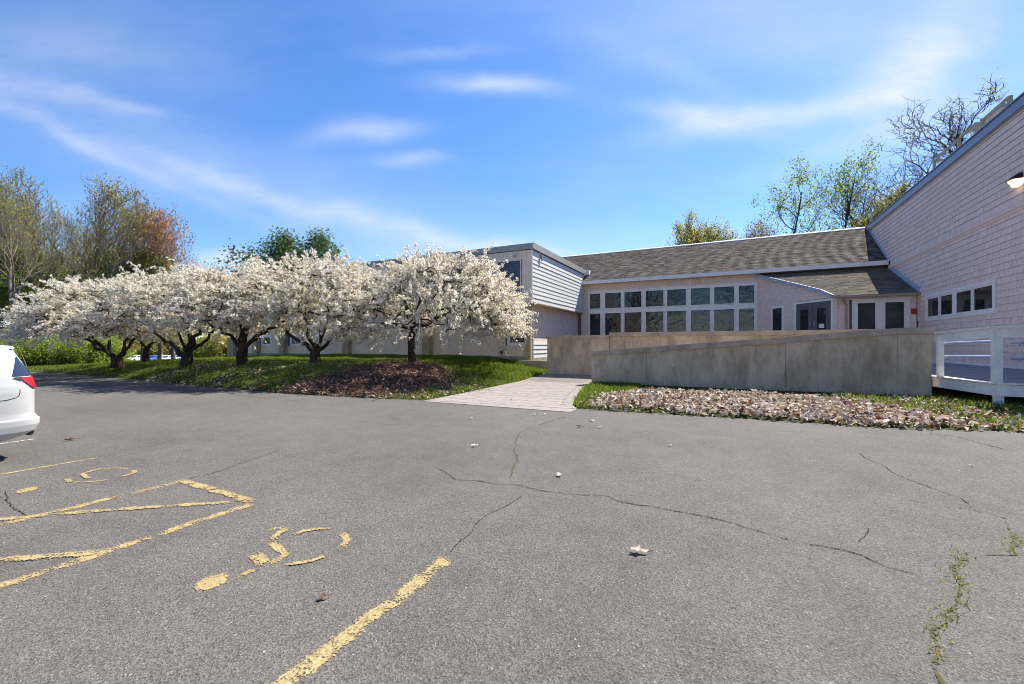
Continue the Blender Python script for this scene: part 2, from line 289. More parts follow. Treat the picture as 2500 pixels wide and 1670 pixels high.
# ------------------------------------------------------------------ ground, parking lot, paved walk
def sm(a, b, x): t = np.clip((x - a) / (b - a), 0, 1); return t * t * (3 - 2 * t)
def lot_edge(u): return np.interp(u, [-60, -38.7, -33, -26.5, -20.9, -16.7, -13.4, -10.1, -7.9, -3.46, .6, 2.76, 4.47, 5.03, 9, 30], [10.2, 10.2, 10.5, 10.2, 9.9, 9.6, 9.6, 9.9, 10.2, 10.6, 10.95, 10.9, 11.5, 11.58, 11.9, 12])
def walk_right(v): return np.interp(v, [10.5, 11.2, 12.1, 13.5, 15.1, 16.7, 30], [-3.40, -3.75, -4.0, -4.32, -4.62, -4.8, -4.8])
def walk_z(v): return np.interp(v, [10, 10.6, 12, 16.7, 19.4, 21], [.006, .008, .02, .085, .25, .28])
def ground_z(u, v):
    u = np.asarray(u, float); v = np.asarray(v, float); ve = lot_edge(u); d = v - ve
    prof = np.interp(d, [-.25, 0, .15, 1, 2, 3.5, 6, 12, 30, 60, 120], [-.12, .0, .09, .35, .60, .79, .86, .95, .9, .3, 0])
    fu = np.interp(u, [-60, -46, -38, -31, -24], [.02, .06, .42, .86, 1.])
    zl = np.where(d < .1, prof, prof * fu); s = sm(-13, -7.95, u); zl = zl * (1 - s) + np.where(d < 0, zl, np.minimum(walk_z(v) + .02, .6)) * s
    zr = np.interp(d, [-.25, 0, .3, 1.2, 4, 12], [-.12, .0, .04, .07, .11, .2])
    onwalk = (u > -7.95) & (u < walk_right(v) + .05) & (d > -.3) & (v < 21)
    z = np.where(u < -7.9, zl, zr); z = np.where(onwalk, walk_z(v) - .10, z)
    r = np.hypot(u, v); z = z - np.where(u < -36, 1, 0) * 2.1 * sm(52, 98, r)
    return np.where((d < -.25) & (u > -41), -.12, z)
gx = np.concatenate([[-900, -500, -300, -220, -170, -135, -110, -95], np.arange(-84, -46, 2.0), np.arange(-46, 12, .3), [13, 16, 20, 26, 34, 50, 80, 150, 300, 900]])
gy = np.concatenate([[-900, -300, -120, -60, -30, -10, 0, 6, 8, 9], np.arange(9.3, 24, .25), np.arange(24.5, 60, 2.5), [64, 72, 84, 100, 130, 180, 300, 900]])
GX, GY = np.meshgrid(gx, gy); GZ = ground_z(GX, GY); nx, ny = len(gx), len(gy)
idx = np.arange(nx * ny).reshape(ny, nx)
GQ = np.stack([idx[:-1, :-1], idx[:-1, 1:], idx[1:, 1:], idx[1:, :-1]], -1).reshape(-1, 4)
link('ground', mesh_np('ground', np.stack([GX, GY, GZ], -1).reshape(-1, 3), GQ, M['ground'], smooth=True), kind='structure')

us = np.arange(-40, 31, .5); jag = np.array([random.uniform(-.05, .05) for _ in us])
ve = lot_edge(us) + jag
LV = np.concatenate([np.stack([us, np.full_like(us, -45), us * 0], -1), np.stack([us, ve, us * 0], -1)])
k = len(us); LQ = np.array([(i, i + 1, k + i + 1, k + i) for i in range(k - 1)])
lot = link('parking_lot', mesh_np('parking_lot', LV, LQ, M['asphalt']), kind='structure')

vs = np.arange(10.0, 19.41, .2); WV = []; 
for v in vs: WV += [(-7.95, v, walk_z(v)), (walk_right(v), v, walk_z(v))]
WQ = [(2 * i, 2 * i + 1, 2 * i + 3, 2 * i + 2) for i in range(len(vs) - 1)]
fr = lot_edge(np.array([-7.95, -3.4])) 
walk = link('paved_walk', mesh_np('paved_walk', [(x, y - .0 if y > 10.6 else y, z + .004) for x, y, z in WV], WQ, M['joint']), kind='structure')
pav = MB().box(-.5, .5, -.5, .5, -.06, .0); pav_me = pav.mesh('paver', M['paver'])
spots = []; row = 0; v = 10.3
while v < 19.35:
    u = -7.9 + (.105 if row % 2 else 0)
    while u < -3.3:
        if u + .1 < walk_right(v) - .30 and v > lot_edge(u) + .14: spots.append((u + .1, v, 0, .2, .1))
        u += .208
    v += .108; row += 1
sv_ = 10.7
while sv_ < 16.6:                                                  # soldier course along the curved edge
    ur = float(walk_right(sv_)); du = float(walk_right(sv_ + .1)) - ur; a = math.atan2(du, .1); spots.append((ur - .13, sv_, -a, .2, .1)); sv_ += .108 
u = -7.9
while u < -3.5: spots.append((u + .05, float(lot_edge(u)) + .06, 0, .1, .2)); u += .108
spots.sort(key=lambda s: s[0] ** 2 + s[1] ** 2)
rest = MB()
for i, (u, v, a, l, w) in enumerate(spots):
    z = float(walk_z(v)) + random.uniform(.008, .013); ca, sa = math.cos(a), math.sin(a)
    if i < 300:
        o = link('paver', pav_me, walk, loc=(u, v, z)); o.scale = (l, w, 1); o.rotation_euler = (0, 0, a)
    else:
        q = [(u + x * ca - y * sa, v + x * sa + y * ca) for x, y in ((-l / 2, -w / 2), (l / 2, -w / 2), (l / 2, w / 2), (-l / 2, w / 2))]
        rest.hexa([(x, y, z - .05) for x, y in q], [(x, y, z) for x, y in q])
rest.build('paver', M['paver'], walk, kind='stuff')

# ------------------------------------------------------------------ paint, cracks and moss on the lot
def resample(pts, step, jit=0.0, closed=False):
    out = []
    for a, b in zip(pts[:-1], pts[1:]):
        a, b = np.array(a, float), np.array(b, float); n = max(1, int(np.linalg.norm(b - a) / step))
        for i in range(n): out.append(a + (b - a) * i / n)
    out.append(np.array(pts[-1], float)); out = np.array(out)
    if jit: out[1:-1] += rng.normal(0, jit, out[1:-1].shape)
    return out
def ribbon(name, pts, w, mat, z, parent=lot, step=.08, jit=0.0, wj=0.0):
    P = resample(pts, step, jit); n = len(P); T = np.gradient(P, axis=0); T /= np.linalg.norm(T, axis=1)[:, None] + 1e-9; Nn = np.stack([-T[:, 1], T[:, 0]], -1)
    ww = (w / 2) * (1 + rng.uniform(-wj, wj, n))[:, None]; V = []; E = []
    for off, e in ((-1, 0.), (-.45, .75), (.45, .75), (1, 0.)): V.append(np.concatenate([P + Nn * ww * off, np.full((n, 1), z)], 1)); E.append(np.full(n, e))
    V = np.concatenate(V); E = np.concatenate(E); E[[0, n, 2 * n, 3 * n, n - 1, 2 * n - 1, 3 * n - 1, 4 * n - 1]] = 0
    Q = [(r * n + i, r * n + i + 1, (r + 1) * n + i + 1, (r + 1) * n + i) for r in range(3) for i in range(n - 1)]
    return link(name, mesh_np(name, V, Q, mat, e=E), parent)
def pix(pts, ox=0, oy=0, s=1.0): return [gp(ox + x * s, oy + y * s) for x, y in pts]
g1 = lambda p: pix(p, 0, 800, .42735); g2 = lambda p: pix(p, 400, 1200, .34072)
def ext(p, q, k): p, q = np.array(p), np.array(q); return tuple(q + (q - p) * k)
# stall lines run back past the frame, straight on the lot
Lr = g2([(2050, 470), (1240, 1060)]); ribbon('parking_line', [Lr[0], (-1.92, 1.3), (-1.93, -2.2)], .165, M['yellow'], .004, wj=.12)
Al = g1([(1455, 1003), (0, 1478)]); ribbon('parking_line', [Al[0], Al[1], (-4.42, -2.2)], .15, M['yellow'], .004, wj=.12)
Bl = g1([(1050, 876), (0, 1128)]); ribbon('parking_line', [Bl[0], Bl[1], (-6.0, -2.2)], .15, M['yellow'], .004, wj=.12)
Cl = g1([(590, 738), (0, 840)]); ribbon('parking_line', [Cl[0], Cl[1], (-8.45, -2.2)], .10, M['yellow'], .004, wj=.1)
ribbon('aisle_hatch_line', g1([(1030, 873), (1460, 1002)]), .16, M['yellow'], .008, wj=.12)
ribbon('aisle_hatch_line', g1([(1350, 998), (700, 1038), (250, 1075), (-330, 1130)]), .12, M['yellow'], .008, wj=.12)
ribbon('aisle_hatch_line', g1([(600, 1285), (300, 1305), (0, 1332), (-600, 1390)]), .13, M['yellow'], .008, wj=.12)
wl = pix([(100, 1070), (20, 1082)]); ribbon('parking_line', [wl[0], (-10.8, 1.0), (-10.85, -2.2)], .10, M['white_line'], .004)
def blob(name, pts, mat, z, parent):
    P = np.array(pts); c = P.mean(0); n = len(P); inner = c + (P - c) * .72
    V = np.concatenate([P, inner, [c]]); V = np.concatenate([V, np.full((len(V), 1), z)], 1); E = np.concatenate([np.zeros(n), np.full(n, .8), [.85]])
    Q = [(i, (i + 1) % n, n + (i + 1) % n, n + i) for i in range(n)] + [(n + i, n + (i + 1) % n, 2 * n, 2 * n) for i in range(n)]
    me = bpy.data.meshes.new(name); me.from_pydata([tuple(map(float, v)) for v in V], [], [q if len(set(q)) == 4 else q[:3] for q in Q]); me.materials.append(mat)
    a = me.attributes.new('edge', 'FLOAT', 'POINT'); a.data.foreach_set('value', E.astype(np.float32)); return link(name, me, parent)
def symbol(cv, head, strokes, label):
    s = tag(bpy.data.objects.new('wheelchair_symbol', None), label); COL.objects.link(s); s.parent = lot
    blob('symbol_head', cv(head), M['yellow_mark'], .004, s)
    for i, (pts, w, mt) in enumerate(strokes): ribbon('symbol_stroke', cv(pts), w * .8, M['yellow_mark' if mt == 'yellow' else mt], .004 + .004 * (i % 2), s, wj=.15)
symbol(g2, [(195, 700), (215, 660), (262, 630), (330, 600), (390, 586), (440, 580), (472, 605), (462, 655), (410, 680), (350, 706), (290, 722), (235, 722)],
       [([(470, 655), (560, 600), (640, 568), (720, 545)], .09, 'yellow_thin'), ([(640, 440), (725, 540)], .17, 'yellow'), ([(705, 532), (790, 505), (872, 452), (765, 362)], .11, 'yellow'),
        ([(762, 372), (800, 322), (850, 285), (895, 268)], .11, 'yellow'), ([(735, 275), (800, 267), (892, 264)], .10, 'yellow'),
        ([(885, 325), (1000, 288), (1120, 270), (1222, 272)], .08, 'yellow'), ([(1258, 292), (1300, 318), (1312, 350), (1285, 388), (1225, 425)], .10, 'yellow'),
        ([(1170, 460), (1120, 482), (1050, 502), (960, 518), (845, 524)], .08, 'yellow'), ([(362, 740), (362, 785)], .04, 'yellow_thin')], 'nearer faded yellow wheelchair symbol')
symbol(g1, [(78, 944), (95, 930), (140, 918), (200, 908), (235, 910), (215, 926), (150, 940), (100, 950)],
       [([(238, 918), (310, 900), (400, 882)], .06, 'yellow_thin'), ([(385, 862), (402, 888)], .10, 'yellow'), ([(395, 884), (520, 882), (632, 868)], .07, 'yellow'),
        ([(505, 866), (472, 838), (520, 822), (600, 800)], .09, 'yellow'), ([(520, 822), (590, 806), (680, 803), (755, 808)], .06, 'yellow'), ([(770, 812), (768, 830), (730, 845), (675, 857)], .10, 'yellow')],
       'farther faded yellow wheelchair symbol')
g8 = lambda p: pix(p, 1900, 1000, .42735); g6 = lambda p: pix(p, 1000, 1000, .29813)
for pts, w in ((g8([(460, 248), (500, 280), (600, 318), (665, 366), (750, 402), (850, 438), (950, 475), (1035, 505), (1108, 548)]), .017), (g8([(1108, 548), (1095, 562), (1150, 585), (1250, 608), (1350, 640)]), .02),
               (g8([(1085, 560), (1020, 570)]), .014), (g8([(0, 730), (110, 757), (250, 783), (380, 808), (470, 828), (520, 855), (620, 898), (750, 938), (875, 975)]), .020), (g8([(490, 655), (520, 695), (450, 765)]), .012),
               (g6([(160, 462), (220, 478), (300, 520), (380, 580), (560, 585), (720, 615), (850, 615), (960, 638), (1060, 662), (1190, 680), (1400, 700), (1600, 705), (1700, 752), (1860, 782), (2000, 800), (2140, 828), (2348, 862), (2640, 930), (3000, 1040)]), .016),
               (g6([(945, 698), (860, 748), (780, 800), (680, 838), (600, 890), (540, 945), (490, 1030), (390, 1105), (330, 1180)]), .014), (g8([(0, 120), (80, 128)]), .02), (g8([(560, 480), (820, 535), (890, 548)]), .009),
               (pix([(470, 967), (560, 963), (640, 971), (720, 968)]), .03), (pix([(620, 1010), (820, 1025), (980, 1040)]), .012), (pix([(10, 1195), (25, 1235), (60, 1258)]), .014),
               (g8([(700, 1520), (790, 1535)]), .014)):
    ribbon('crack', pts, w * .9, M['crack'], .006, step=.06, jit=.006, wj=.5)
for pts, w in ((g8([(1290, 625), (1310, 660), (1320, 690), (1350, 715), (1340, 770), (1345, 830), (1240, 828), (1150, 835)]), .045), (g8([(1090, 832), (1050, 850), (1020, 900), (985, 940), (1030, 985), (1020, 1050), (1040, 1110), (965, 1155), (975, 1200), (940, 1240), (885, 1262), (890, 1330), (910, 1400), (895, 1460), (915, 1510), (945, 1560), (960, 1640)]), .055),
               (g6([(990, 150), (900, 190), (870, 260), (860, 340), (880, 420), (840, 500), (825, 570)]), .05), (pix([(450, 1172), (520, 1155), (600, 1128), (680, 1100)]), .05), (g6([(1280, 60), (1180, 85), (1050, 130)]), .07), (pix([(0, 1205), (40, 1245), (75, 1262)]), .03),
               (pix([(560, 961), (480, 955), (400, 952)]), .05), (g8([(850, 140), (1000, 150), (1170, 195), (1300, 230)]), .09)):
    ribbon('moss_in_crack', pts, w * .6, M['moss'], .007, step=.07, jit=.010, wj=.55)

# ------------------------------------------------------------------ building pieces
shake_me = MB().hexa([(0, 0, 0), (1, 0, 0), (1, -1, 0), (0, -1, 0)], [(0, 0, 1), (1, 0, 1), (1, -.25, 1), (0, -.25, 1)], under=1).mesh('shingle', [M['shake'], M['shake_butt']])
def shakes(parent, origin, rz, width, z0, z1, exp, wmin, wmax, holes=(), top=None, left=None, near=0, thick=.022, mat='shake'):
    """courses of shingles on a wall: origin = left foot of the wall, rz = heading; near = how many nearest ones stay single objects"""
    ca, sa = math.cos(rz), math.sin(rz); items = []; r = 0; z = z0
    while z < z1 - .02:
        h = min(exp, z1 - z); a = random.uniform(-wmax, 0)
        while a < width:
            w = random.uniform(wmin, wmax); segs = [(max(a, 0), min(a + w, width))]
            for (h0, h1, y0, y1) in holes:
                if y0 < z + h * .5 < y1:
                    ns = []
                    for s0, s1 in segs:
                        if s1 <= h0 or s0 >= h1: ns.append((s0, s1))
                        else:
                            if s0 < h0: ns.append((s0, h0))
                            if s1 > h1: ns.append((h1, s1))
                    segs = ns
            for s0, s1 in segs:
                if s1 - s0 > .012 and (top is None or z + h * .4 < top((s0 + s1) / 2)) and (left is None or (s0 + s1) / 2 > left(z)): items.append((s0, s1 - (.010 if near else .005), z, h))
            a += w
        z += exp; r += 1
    def wd(it): return (origin[0] + ca * it[0]) ** 2 + (origin[1] + sa * it[0]) ** 2 + (it[2] - H) ** 2
    items.sort(key=wd); joined = MB()
    for i, (s0, s1, z, h) in enumerate(items):
        th = thick * random.uniform(.88, 1.12); dz = random.uniform(-.0025, .0025)
        if i < near:
            o = link('shingle', shake_me, parent, loc=(origin[0] + ca * s0, origin[1] + sa * s0, z + dz)); o.rotation_euler = (0, 0, rz); o.scale = (s1 - s0, th, h)
        else:
            P = lambda a, n, zz: (origin[0] + ca * a + sa * n, origin[1] + sa * a - ca * n, zz)
            joined.hexa([P(s0, 0, z + dz), P(s1, 0, z + dz), P(s1, th, z + dz), P(s0, th, z + dz)][::-1], [P(s0, 0, z + h), P(s1, 0, z + h), P(s1, th * .25, z + h), P(s0, th * .25, z + h)][::-1], under=1)
    if joined.v: joined.build('shingle', [M[mat], M['shake_butt']], parent, kind='stuff')
def roof_tabs(parent, p0, along, up, wid, length, mat, exp=.145, tab=.3, clip=None, name='roof_shingle'):
    p0, along, up = Vector(p0), Vector(along).normalized(), Vector(up).normalized(); nrm = along.cross(up).normalized()
    if nrm.z < 0: nrm = -nrm
    mb = MB(); r = 0; y = 0
    while y < length - .01:
        x = -random.uniform(0, tab)
        while x < wid:
            w = random.choice((tab, tab, tab * .6, tab * 1.35)); a, b = max(x, 0), min(x + w - .003, wid); x += w
            if b - a < .03: continue
            if clip and not clip((a + b) / 2, y + exp / 2): continue
            y1 = min(y + exp * 1.05, length); t = random.uniform(.020, .032)
            q = [p0 + along * a + up * y, p0 + along * b + up * y, p0 + along * b + up * y1, p0 + along * a + up * y1]
            mb.hexa(q, [q[0] + nrm * t, q[1] + nrm * t, q[2] + nrm * .004, q[3] + nrm * .004])
        y += exp; r += 1
    return mb.build(name, M[mat], parent, kind='stuff')
class Frame:                                              # a wall's own axes: a along, n outward, z up
    def __init__(s, o, rz): s.o = o; s.ca, s.sa = math.cos(rz), math.sin(rz)
    def p(s, a, n, z): return (s.o[0] + s.ca * a + s.sa * n, s.o[1] + s.sa * a - s.ca * n, z)
    def box(s, mb, a0, a1, n0, n1, z0, z1, mi=0, r=None):
        c = [s.p(a0, n0, z0), s.p(a0, n1, z0), s.p(a1, n1, z0), s.p(a1, n0, z0)]; d = [s.p(a0, n0, z1), s.p(a0, n1, z1), s.p(a1, n1, z1), s.p(a1, n0, z1)]
        return mb.hexa(c, d, mi, r)
def window(parent, fr, a0, a1, z0, z1, sash=.05, depth=.06, glass='glass', frame='white', rec=.02, name='window'):
    """sash frame standing proud with its pane set back inside"""
    mb = MB(); s = sash
    fr.box(mb, a0, a0 + s, -.04, depth, z0, z1); fr.box(mb, a1 - s, a1, -.04, depth, z0, z1); fr.box(mb, a0 + s, a1 - s, -.04, depth, z0, z0 + s); fr.box(mb, a0 + s, a1 - s, -.04, depth, z1 - s, z1)
    w = mb.build(name, M[frame], parent); g = MB(); fr.box(g, a0 + s - .004, a1 - s + .004, rec - .02, rec, z0 + s - .004, z1 - s + .004); g.build('pane', M[glass], w); return w
def trim(fr, mb, a0, a1, z0, z1, w, n0=-.03, n1=.035):    # casing round an opening
    fr.box(mb, a0 - w, a0, n0, n1, z0 - w, z1 + w); fr.box(mb, a1, a1 + w, n0, n1, z0 - w, z1 + w); fr.box(mb, a0, a1, n0, n1, z1, z1 + w); fr.box(mb, a0, a1, n0, n1, z0 - w, z0)

# ------------------------------------------------------------------ gabled wing in the middle
VE, VW, VR, ZE, ZR = 31.21, 31.76, 35.28, 6.45, 9.26
gw = thing('gabled_wing', 'long shingled wing with a brown shingle roof and two rows of white framed windows', 'building', (-.7, VW, .5))
def settle(root):                                         # children were laid out in world coordinates: keep them there
    for c in root.children: c.matrix_parent_inverse = Matrix.Translation(-Vector(root.location))
U0, U1 = -13.2, 8.2
wall = MB().box(U0, U1, VW, VW + .25, .3, 6.25).box(U0, U1, VR + 3.3, VR + 3.55, .3, 6.25).box(U0, U0 + .2, VW + .25, VR + 3.3, .3, 6.25).build('wall', M['shake_back'], gw)
F = Frame((U0, VW), 0)
shakes(gw, (-9.95, VW), 0, 11.9, 2.0, 6.25, .205, .11, .27, holes=[(-9.42 + 9.95, 1.78 + 9.95, 1.2, 5.68)])
roof = MB().hexa([(U0, VE, ZE - .05), (U1, VE, ZE - .05), (U1, VR, ZR - .05), (U0, VR, ZR - .05)], [(U0, VE, ZE), (U1, VE, ZE), (U1, VR, ZR), (U0, VR, ZR)])
roof.hexa([(U0, VR, ZR - .05), (U1, VR, ZR - .05), (U1, VR + 4, ZE - .05), (U0, VR + 4, ZE - .05)], [(U0, VR, ZR), (U1, VR, ZR), (U1, VR + 4, ZE), (U0, VR + 4, ZE)])
roof.hexa([(U0 + .1, VE + .6, 6.2), (U0 + .1, VR + 3.5, 6.2), (U0 + .1, VR, ZR - .06)], [(U0 + .25, VE + .6, 6.2), (U0 + .25, VR + 3.5, 6.2), (U0 + .25, VR, ZR - .06)])
rf = roof.build('roof', M['roof_base'], gw)
sl = Vector((0, VR - VE, ZR - ZE)); tabs = roof_tabs(rf, (U0, VE - .03, ZE - .01), (1, 0, 0), sl, U1 - U0, sl.length - .02, 'roof', .15, .33)
MB().hexa([(U0, VR - .12, ZR - .07), (U1, VR - .12, ZR - .07), (U1, VR + .12, ZR - .07), (U0, VR + .12, ZR - .07)], [(U0, VR - .10, ZR + .02), (U1, VR - .10, ZR + .02), (U1, VR + .10, ZR + .10), (U0, VR + .10, ZR + .10)]).build('ridge_cap', M['white'], rf)
MB().box(-9.75, U1, VE - .04, VE + .02, 6.19, 6.44).build('eave_fascia', M['white'], gw)
MB().box(-9.75, U1, VE + .02, VW + .02, 6.20, 6.235).build('soffit', M['greyboard'], gw)
# window band: casing, mullions, two rows of eight
cas = MB(); WZ = [(1.70, 4.06), (4.32, 5.56)]
cols = [(-9.31, -8.40), (-8.15, -6.88), (-6.73, -5.41), (-5.22, -3.90), (-3.77, -2.44), (-2.23, -.94), (-.79, .51), (.67, 1.66)]
Fw = Frame((0, VW), 0)
trimm = MB(); Fw.box(trimm, -9.42, 1.78, -.03, .05, 5.56, 5.69); Fw.box(trimm, -9.42, -9.31, -.03, .05, 1.5, 5.56); Fw.box(trimm, 1.66, 1.78, -.03, .05, 1.5, 5.56); Fw.box(trimm, -9.31, 1.66, -.03, .045, 4.06, 4.32); Fw.box(trimm, -9.31, 1.66, -.03, .05, 1.5, 1.70)
for (a, b), (c, d) in zip(cols[:-1], cols[1:]):
    for z0, z1 in WZ: Fw.box(trimm, b, c, -.03, .045, z0, z1)
trimm.build('window_casing', M['white'], gw)
for z0, z1 in WZ:
    for a, b in cols: window(gw, Fw, a + .003, b - .003, z0 + .003, z1 - .003, .055, .075)
# ------------------------------------------------------------------ entrance annex with the angled door wall
AV, AE, AZ = 27.22, 26.92, 4.14
an = thing('entrance_annex', 'small shingled entrance annex with a tan shed roof and grey double doors', 'annex', (5, 29, .5))
pA, pB = (1.85, VW), (5.12, AV); ang = math.atan2(pB[1] - pA[1], pB[0] - pA[0]); LA = math.hypot(pB[0] - pA[0], pB[1] - pA[1])
slope = .42; roofz = lambda v: AZ + slope * (v - AE)
MB().hexa([(1.86, VW - .01, .4), (5.12, AV, .4), (8.2, AV, .4), (8.2, VW - .01, .4)], [(1.86, VW - .01, 6.1), (5.12, AV, 4.15), (8.2, AV, 4.15), (8.2, VW - .01, 6.1)]).build('wall', M['shake_back'], an)
FA = Frame(pA, ang)
def onwall(px):                                           # distance along the angled wall under a photo column
    d = ray(px); A = np.array([[pB[0] - pA[0], -d[0]], [pB[1] - pA[1], -d[1]]]); s, t = np.linalg.solve(A, -np.array(pA)); return s * LA, t
dl, dr = onwall(1945)[0], onwall(2030)[0]; nl, nr = onwall(1886)[0], onwall(1912)[0]
ztop = lambda a: 6.1 - (6.1 - 4.12) * a / LA
dtop = zof(743, onwall(1945)[1]); ntop = zof(752, onwall(1886)[1]); dz0 = dtop - 2.25
shakes(an, pA, ang, LA, 1.2, 6.1, .195, .11, .26, holes=[(dl - .1, dr + .1, .5, dtop + .1), (nl - .08, nr + .08, dz0 + .1, ntop + .08)], top=ztop)
shakes(an, pB, 0, 8.2 - pB[0], 1.2, 4.1, .195, .11, .26, holes=[(5.6 - pB[0], 7.95 - pB[0], 1.4, 3.95)])
tr = MB(); trim(FA, tr, nl, nr, dz0 + .15, ntop, .09); FA.box(tr, dl - .12, dl, -.03, .045, dz0, dtop + .12); FA.box(tr, dr, dr + .12, -.03, .045, dz0, dtop + .12); FA.box(tr, dl, dr, -.03, .045, dtop, dtop + .12)
trim(Frame((0, AV), 0), tr, 5.88, 7.78, 1.6, 3.80, .17); Frame((0, AV), 0).box(tr, 6.68, 6.96, -.03, .05, 1.6, 3.8); tr.build('casing', M['white'], an)
window(an, FA, nl + .003, nr - .003, dz0 + .153, ntop - .003, .05, .06)
FV = Frame((0, AV), 0); window(an, FV, 5.883, 6.677, 1.603, 3.797, .05, .07); window(an, FV, 6.963, 7.777, 1.603, 3.797, .05, .07)
mid = (dl + dr) / 2
for a0, a1, hand in ((dl + .02, mid - .006, 1), (mid + .006, dr - .02, 0)):
    m = MB(); w = a1 - a0; s = .25 * w; FA.box(m, a0, a0 + s, 0, .045, dz0, dtop - .01); FA.box(m, a1 - s, a1, 0, .045, dz0, dtop - .01); FA.box(m, a0 + s, a1 - s, 0, .045, dtop - .36, dtop - .01); FA.box(m, a0 + s, a1 - s, 0, .045, dz0, dz0 + .6)
    d = m.build('door', M['door'], an); g = MB(); FA.box(g, a0 + s - .005, a1 - s + .005, .0, .02, dz0 + .595, dtop - .355); g.build('pane', M['glass'], d)
    h = MB(); x = a1 - s * .5 if hand else a0 + s * .5; FA.box(h, x - .02, x + .02, .045, .09, dz0 + .95, dz0 + 1.15); h.build('handle', M['alu'], d)
    if not hand:
        p = MB(); FA.box(p, a0 + s + .10, a0 + s + .42, .021, .025, dtop - 1.42, dtop - 1.20); p.build('paper_notice', M['paper'], d)
# shed roof, clipped at its outer corner; its rake follows the angled wall
RP = [(1.75, VW - .15), (4.50, 27.92), (4.88, AE), (8.22, AE), (8.22, VW - .15)]
rb = MB().hexa([(x, y, roofz(y) - .10) for x, y in RP], [(x, y, roofz(y)) for x, y in RP]).build('roof', M['roof_base'], an)
def inpoly(x, y, P):
    c = False; j = len(P) - 1
    for i in range(len(P)):
        if (P[i][1] > y) != (P[j][1] > y) and x < (P[j][0] - P[i][0]) * (y - P[i][1]) / (P[j][1] - P[i][1]) + P[i][0]: c = not c
        j = i
    return c
su = Vector((0, 1, slope)).normalized()
roof_tabs(rb, (1.75, AE - .02, AZ + .002), (1, 0, 0), su, 6.45, 5.2, 'roof_tan', .145, .33, clip=lambda a, y: inpoly(1.75 + a, AE + y * su.y, RP))
rk = MB()
for (x0, y0), (x1, y1) in zip(RP[:2], RP[1:3]):
    for off, dz in ((0, .03), (-.05, -.05)):
        d = Vector((x1 - x0, y1 - y0, 0)).normalized(); n = Vector((d.y, -d.x, 0)); n = n if n.x < 0 else -n
        n = n * (-off); rk.bar((x0 + n.x, y0 + n.y, roofz(y0) + dz), (x1 + n.x, y1 + n.y, roofz(y1) + dz), .06, .09)
rk.build('rake_edge', M['flash'], an)
gt = MB().box(4.86, 8.2, AE - .13, AE - .01, AZ - .10, AZ - .005).build('gutter', M['gutter'], an)
MB().tube([(5.3, AE - .07, 4.03), (5.3, AE - .05, 3.92), (5.38, AE + .1, 3.78), (5.45, AV - .1, 3.70), (5.45, AV - .08, 3.55), (5.45, AV - .08, .9)], .055, 8).build('downspout', M['gutter'], an)
fire = tag(MB().box(-.09, .09, -.07, 0, -.13, .13).build('alarm_bell', M['red']), 'small red fire alarm box in the corner between annex and tall wall', 'alarm box'); fire.location = (8.08, AV - .0, 3.28)

# ------------------------------------------------------------------ tall shingled hall on the right
UH = 8.25; HT, HM = 9.28, 6.0
hall = thing('shingled_hall', 'tall blank hall clad in pale mauve shingles with a blue grey roof edge', 'building', (UH + 5, 25, .5))
MB().box(UH, UH + .25, 9, 35.3, .2, 9.0).box(UH + .25, UH + 15, 9, 9.25, .2, 9.0).box(UH + .25, UH + 15, 35.05, 35.3, .2, 9.0).box(UH + 14.75, UH + 15, 9.25, 35.05, .2, 9.0).build('wall', M['shake_back'], hall)
WB = (20.6, 26.1, 2.85, 3.80)                             # window band v0, v1, z0, z1
yo = 35.28
mrz = lambda v: ZE + (ZR - ZE) * (v - VE) / (VR - VE)
shakes(hall, (UH - .05, yo), -math.pi / 2, yo - 9, HM + .12, 8.96, .228, .15, .36, left=lambda z: yo - (VE + (z + .2 - ZE) / (ZR - ZE) * (VR - VE)), near=110, thick=.028)
shakes(hall, (UH, yo), -math.pi / 2, yo - 9, .95, HM - .05, .228, .15, .36, holes=[(yo - WB[1] - .15, yo - WB[0] + .15, WB[2] - .15, WB[3] + .15)],
       left=lambda z: yo - min(VE + .4, max(AV, AE + (z + .25 - AZ) / slope)), near=190, thick=.028)
MB().box(UH - .075, UH - .001, 9, VE + .0, HM - .04, HM + .12).box(UH - .045, UH - .001, 9, VE, HM - .12, HM - .04).build('belt_board', M['shake'], hall)
MB().box(UH - .16, UH + .4, 9, 35.35, 8.97, HT).box(UH - .20, UH + .4, 9, 35.35, HT, HT + .04).build('roof_edge', M['fascia_dark'], hall)
MB().box(UH - .12, UH - .001, 9, 35.3, 8.93, 8.97).build('roof_edge_moulding', M['gutter'], hall)
MB().box(UH + .4, UH + 15, 9, 35.3, 9.0, 9.1).build('roof', M['roof_base'], hall)
fl = MB()
for (v0, z0, v1, z1, x) in ((VE - .05, ZE - .15, VR - .1, ZR - .1, UH - .06), (AE, AZ, VW - .6, roofz(VW - .6), UH - .01)):
    h = .26; fl.hexa([(x - .05, v0, z0), (x, v0, z0), (x, v1, z1), (x - .05, v1, z1)], [(x - .05, v0, z0 + h), (x, v0, z0 + h), (x, v1, z1 + h), (x - .05, v1, z1 + h)])
fl.build('roof_flashing', M['flash'], hall)
FH = Frame((UH, yo), -math.pi / 2); A = lambda v: yo - v
hw = MB(); trim(FH, hw, A(WB[1]), A(WB[0]), WB[2], WB[3], .12, -.02, .05)
ed = [26.1, 24.75, 24.72, 23.5, 23.26, 22.02, 21.98, 20.6]
edges = [(26.08, 24.82), (24.76, 23.56), (23.36, 22.06), (22.0, 20.62)]
FH.box(hw, A(23.56), A(23.36), -.02, .05, WB[2], WB[3]); hw.build('window_casing', M['white'], hall)
for v0, v1 in edges: window(hall, FH, A(v0), A(v1), WB[2] + .004, WB[3] - .004, .075, .035, glass='glass_hall', rec=.014)
sk = MB().box(UH - .06, UH, 9, 30, .72, .97).build('base_board', M['white'], hall)
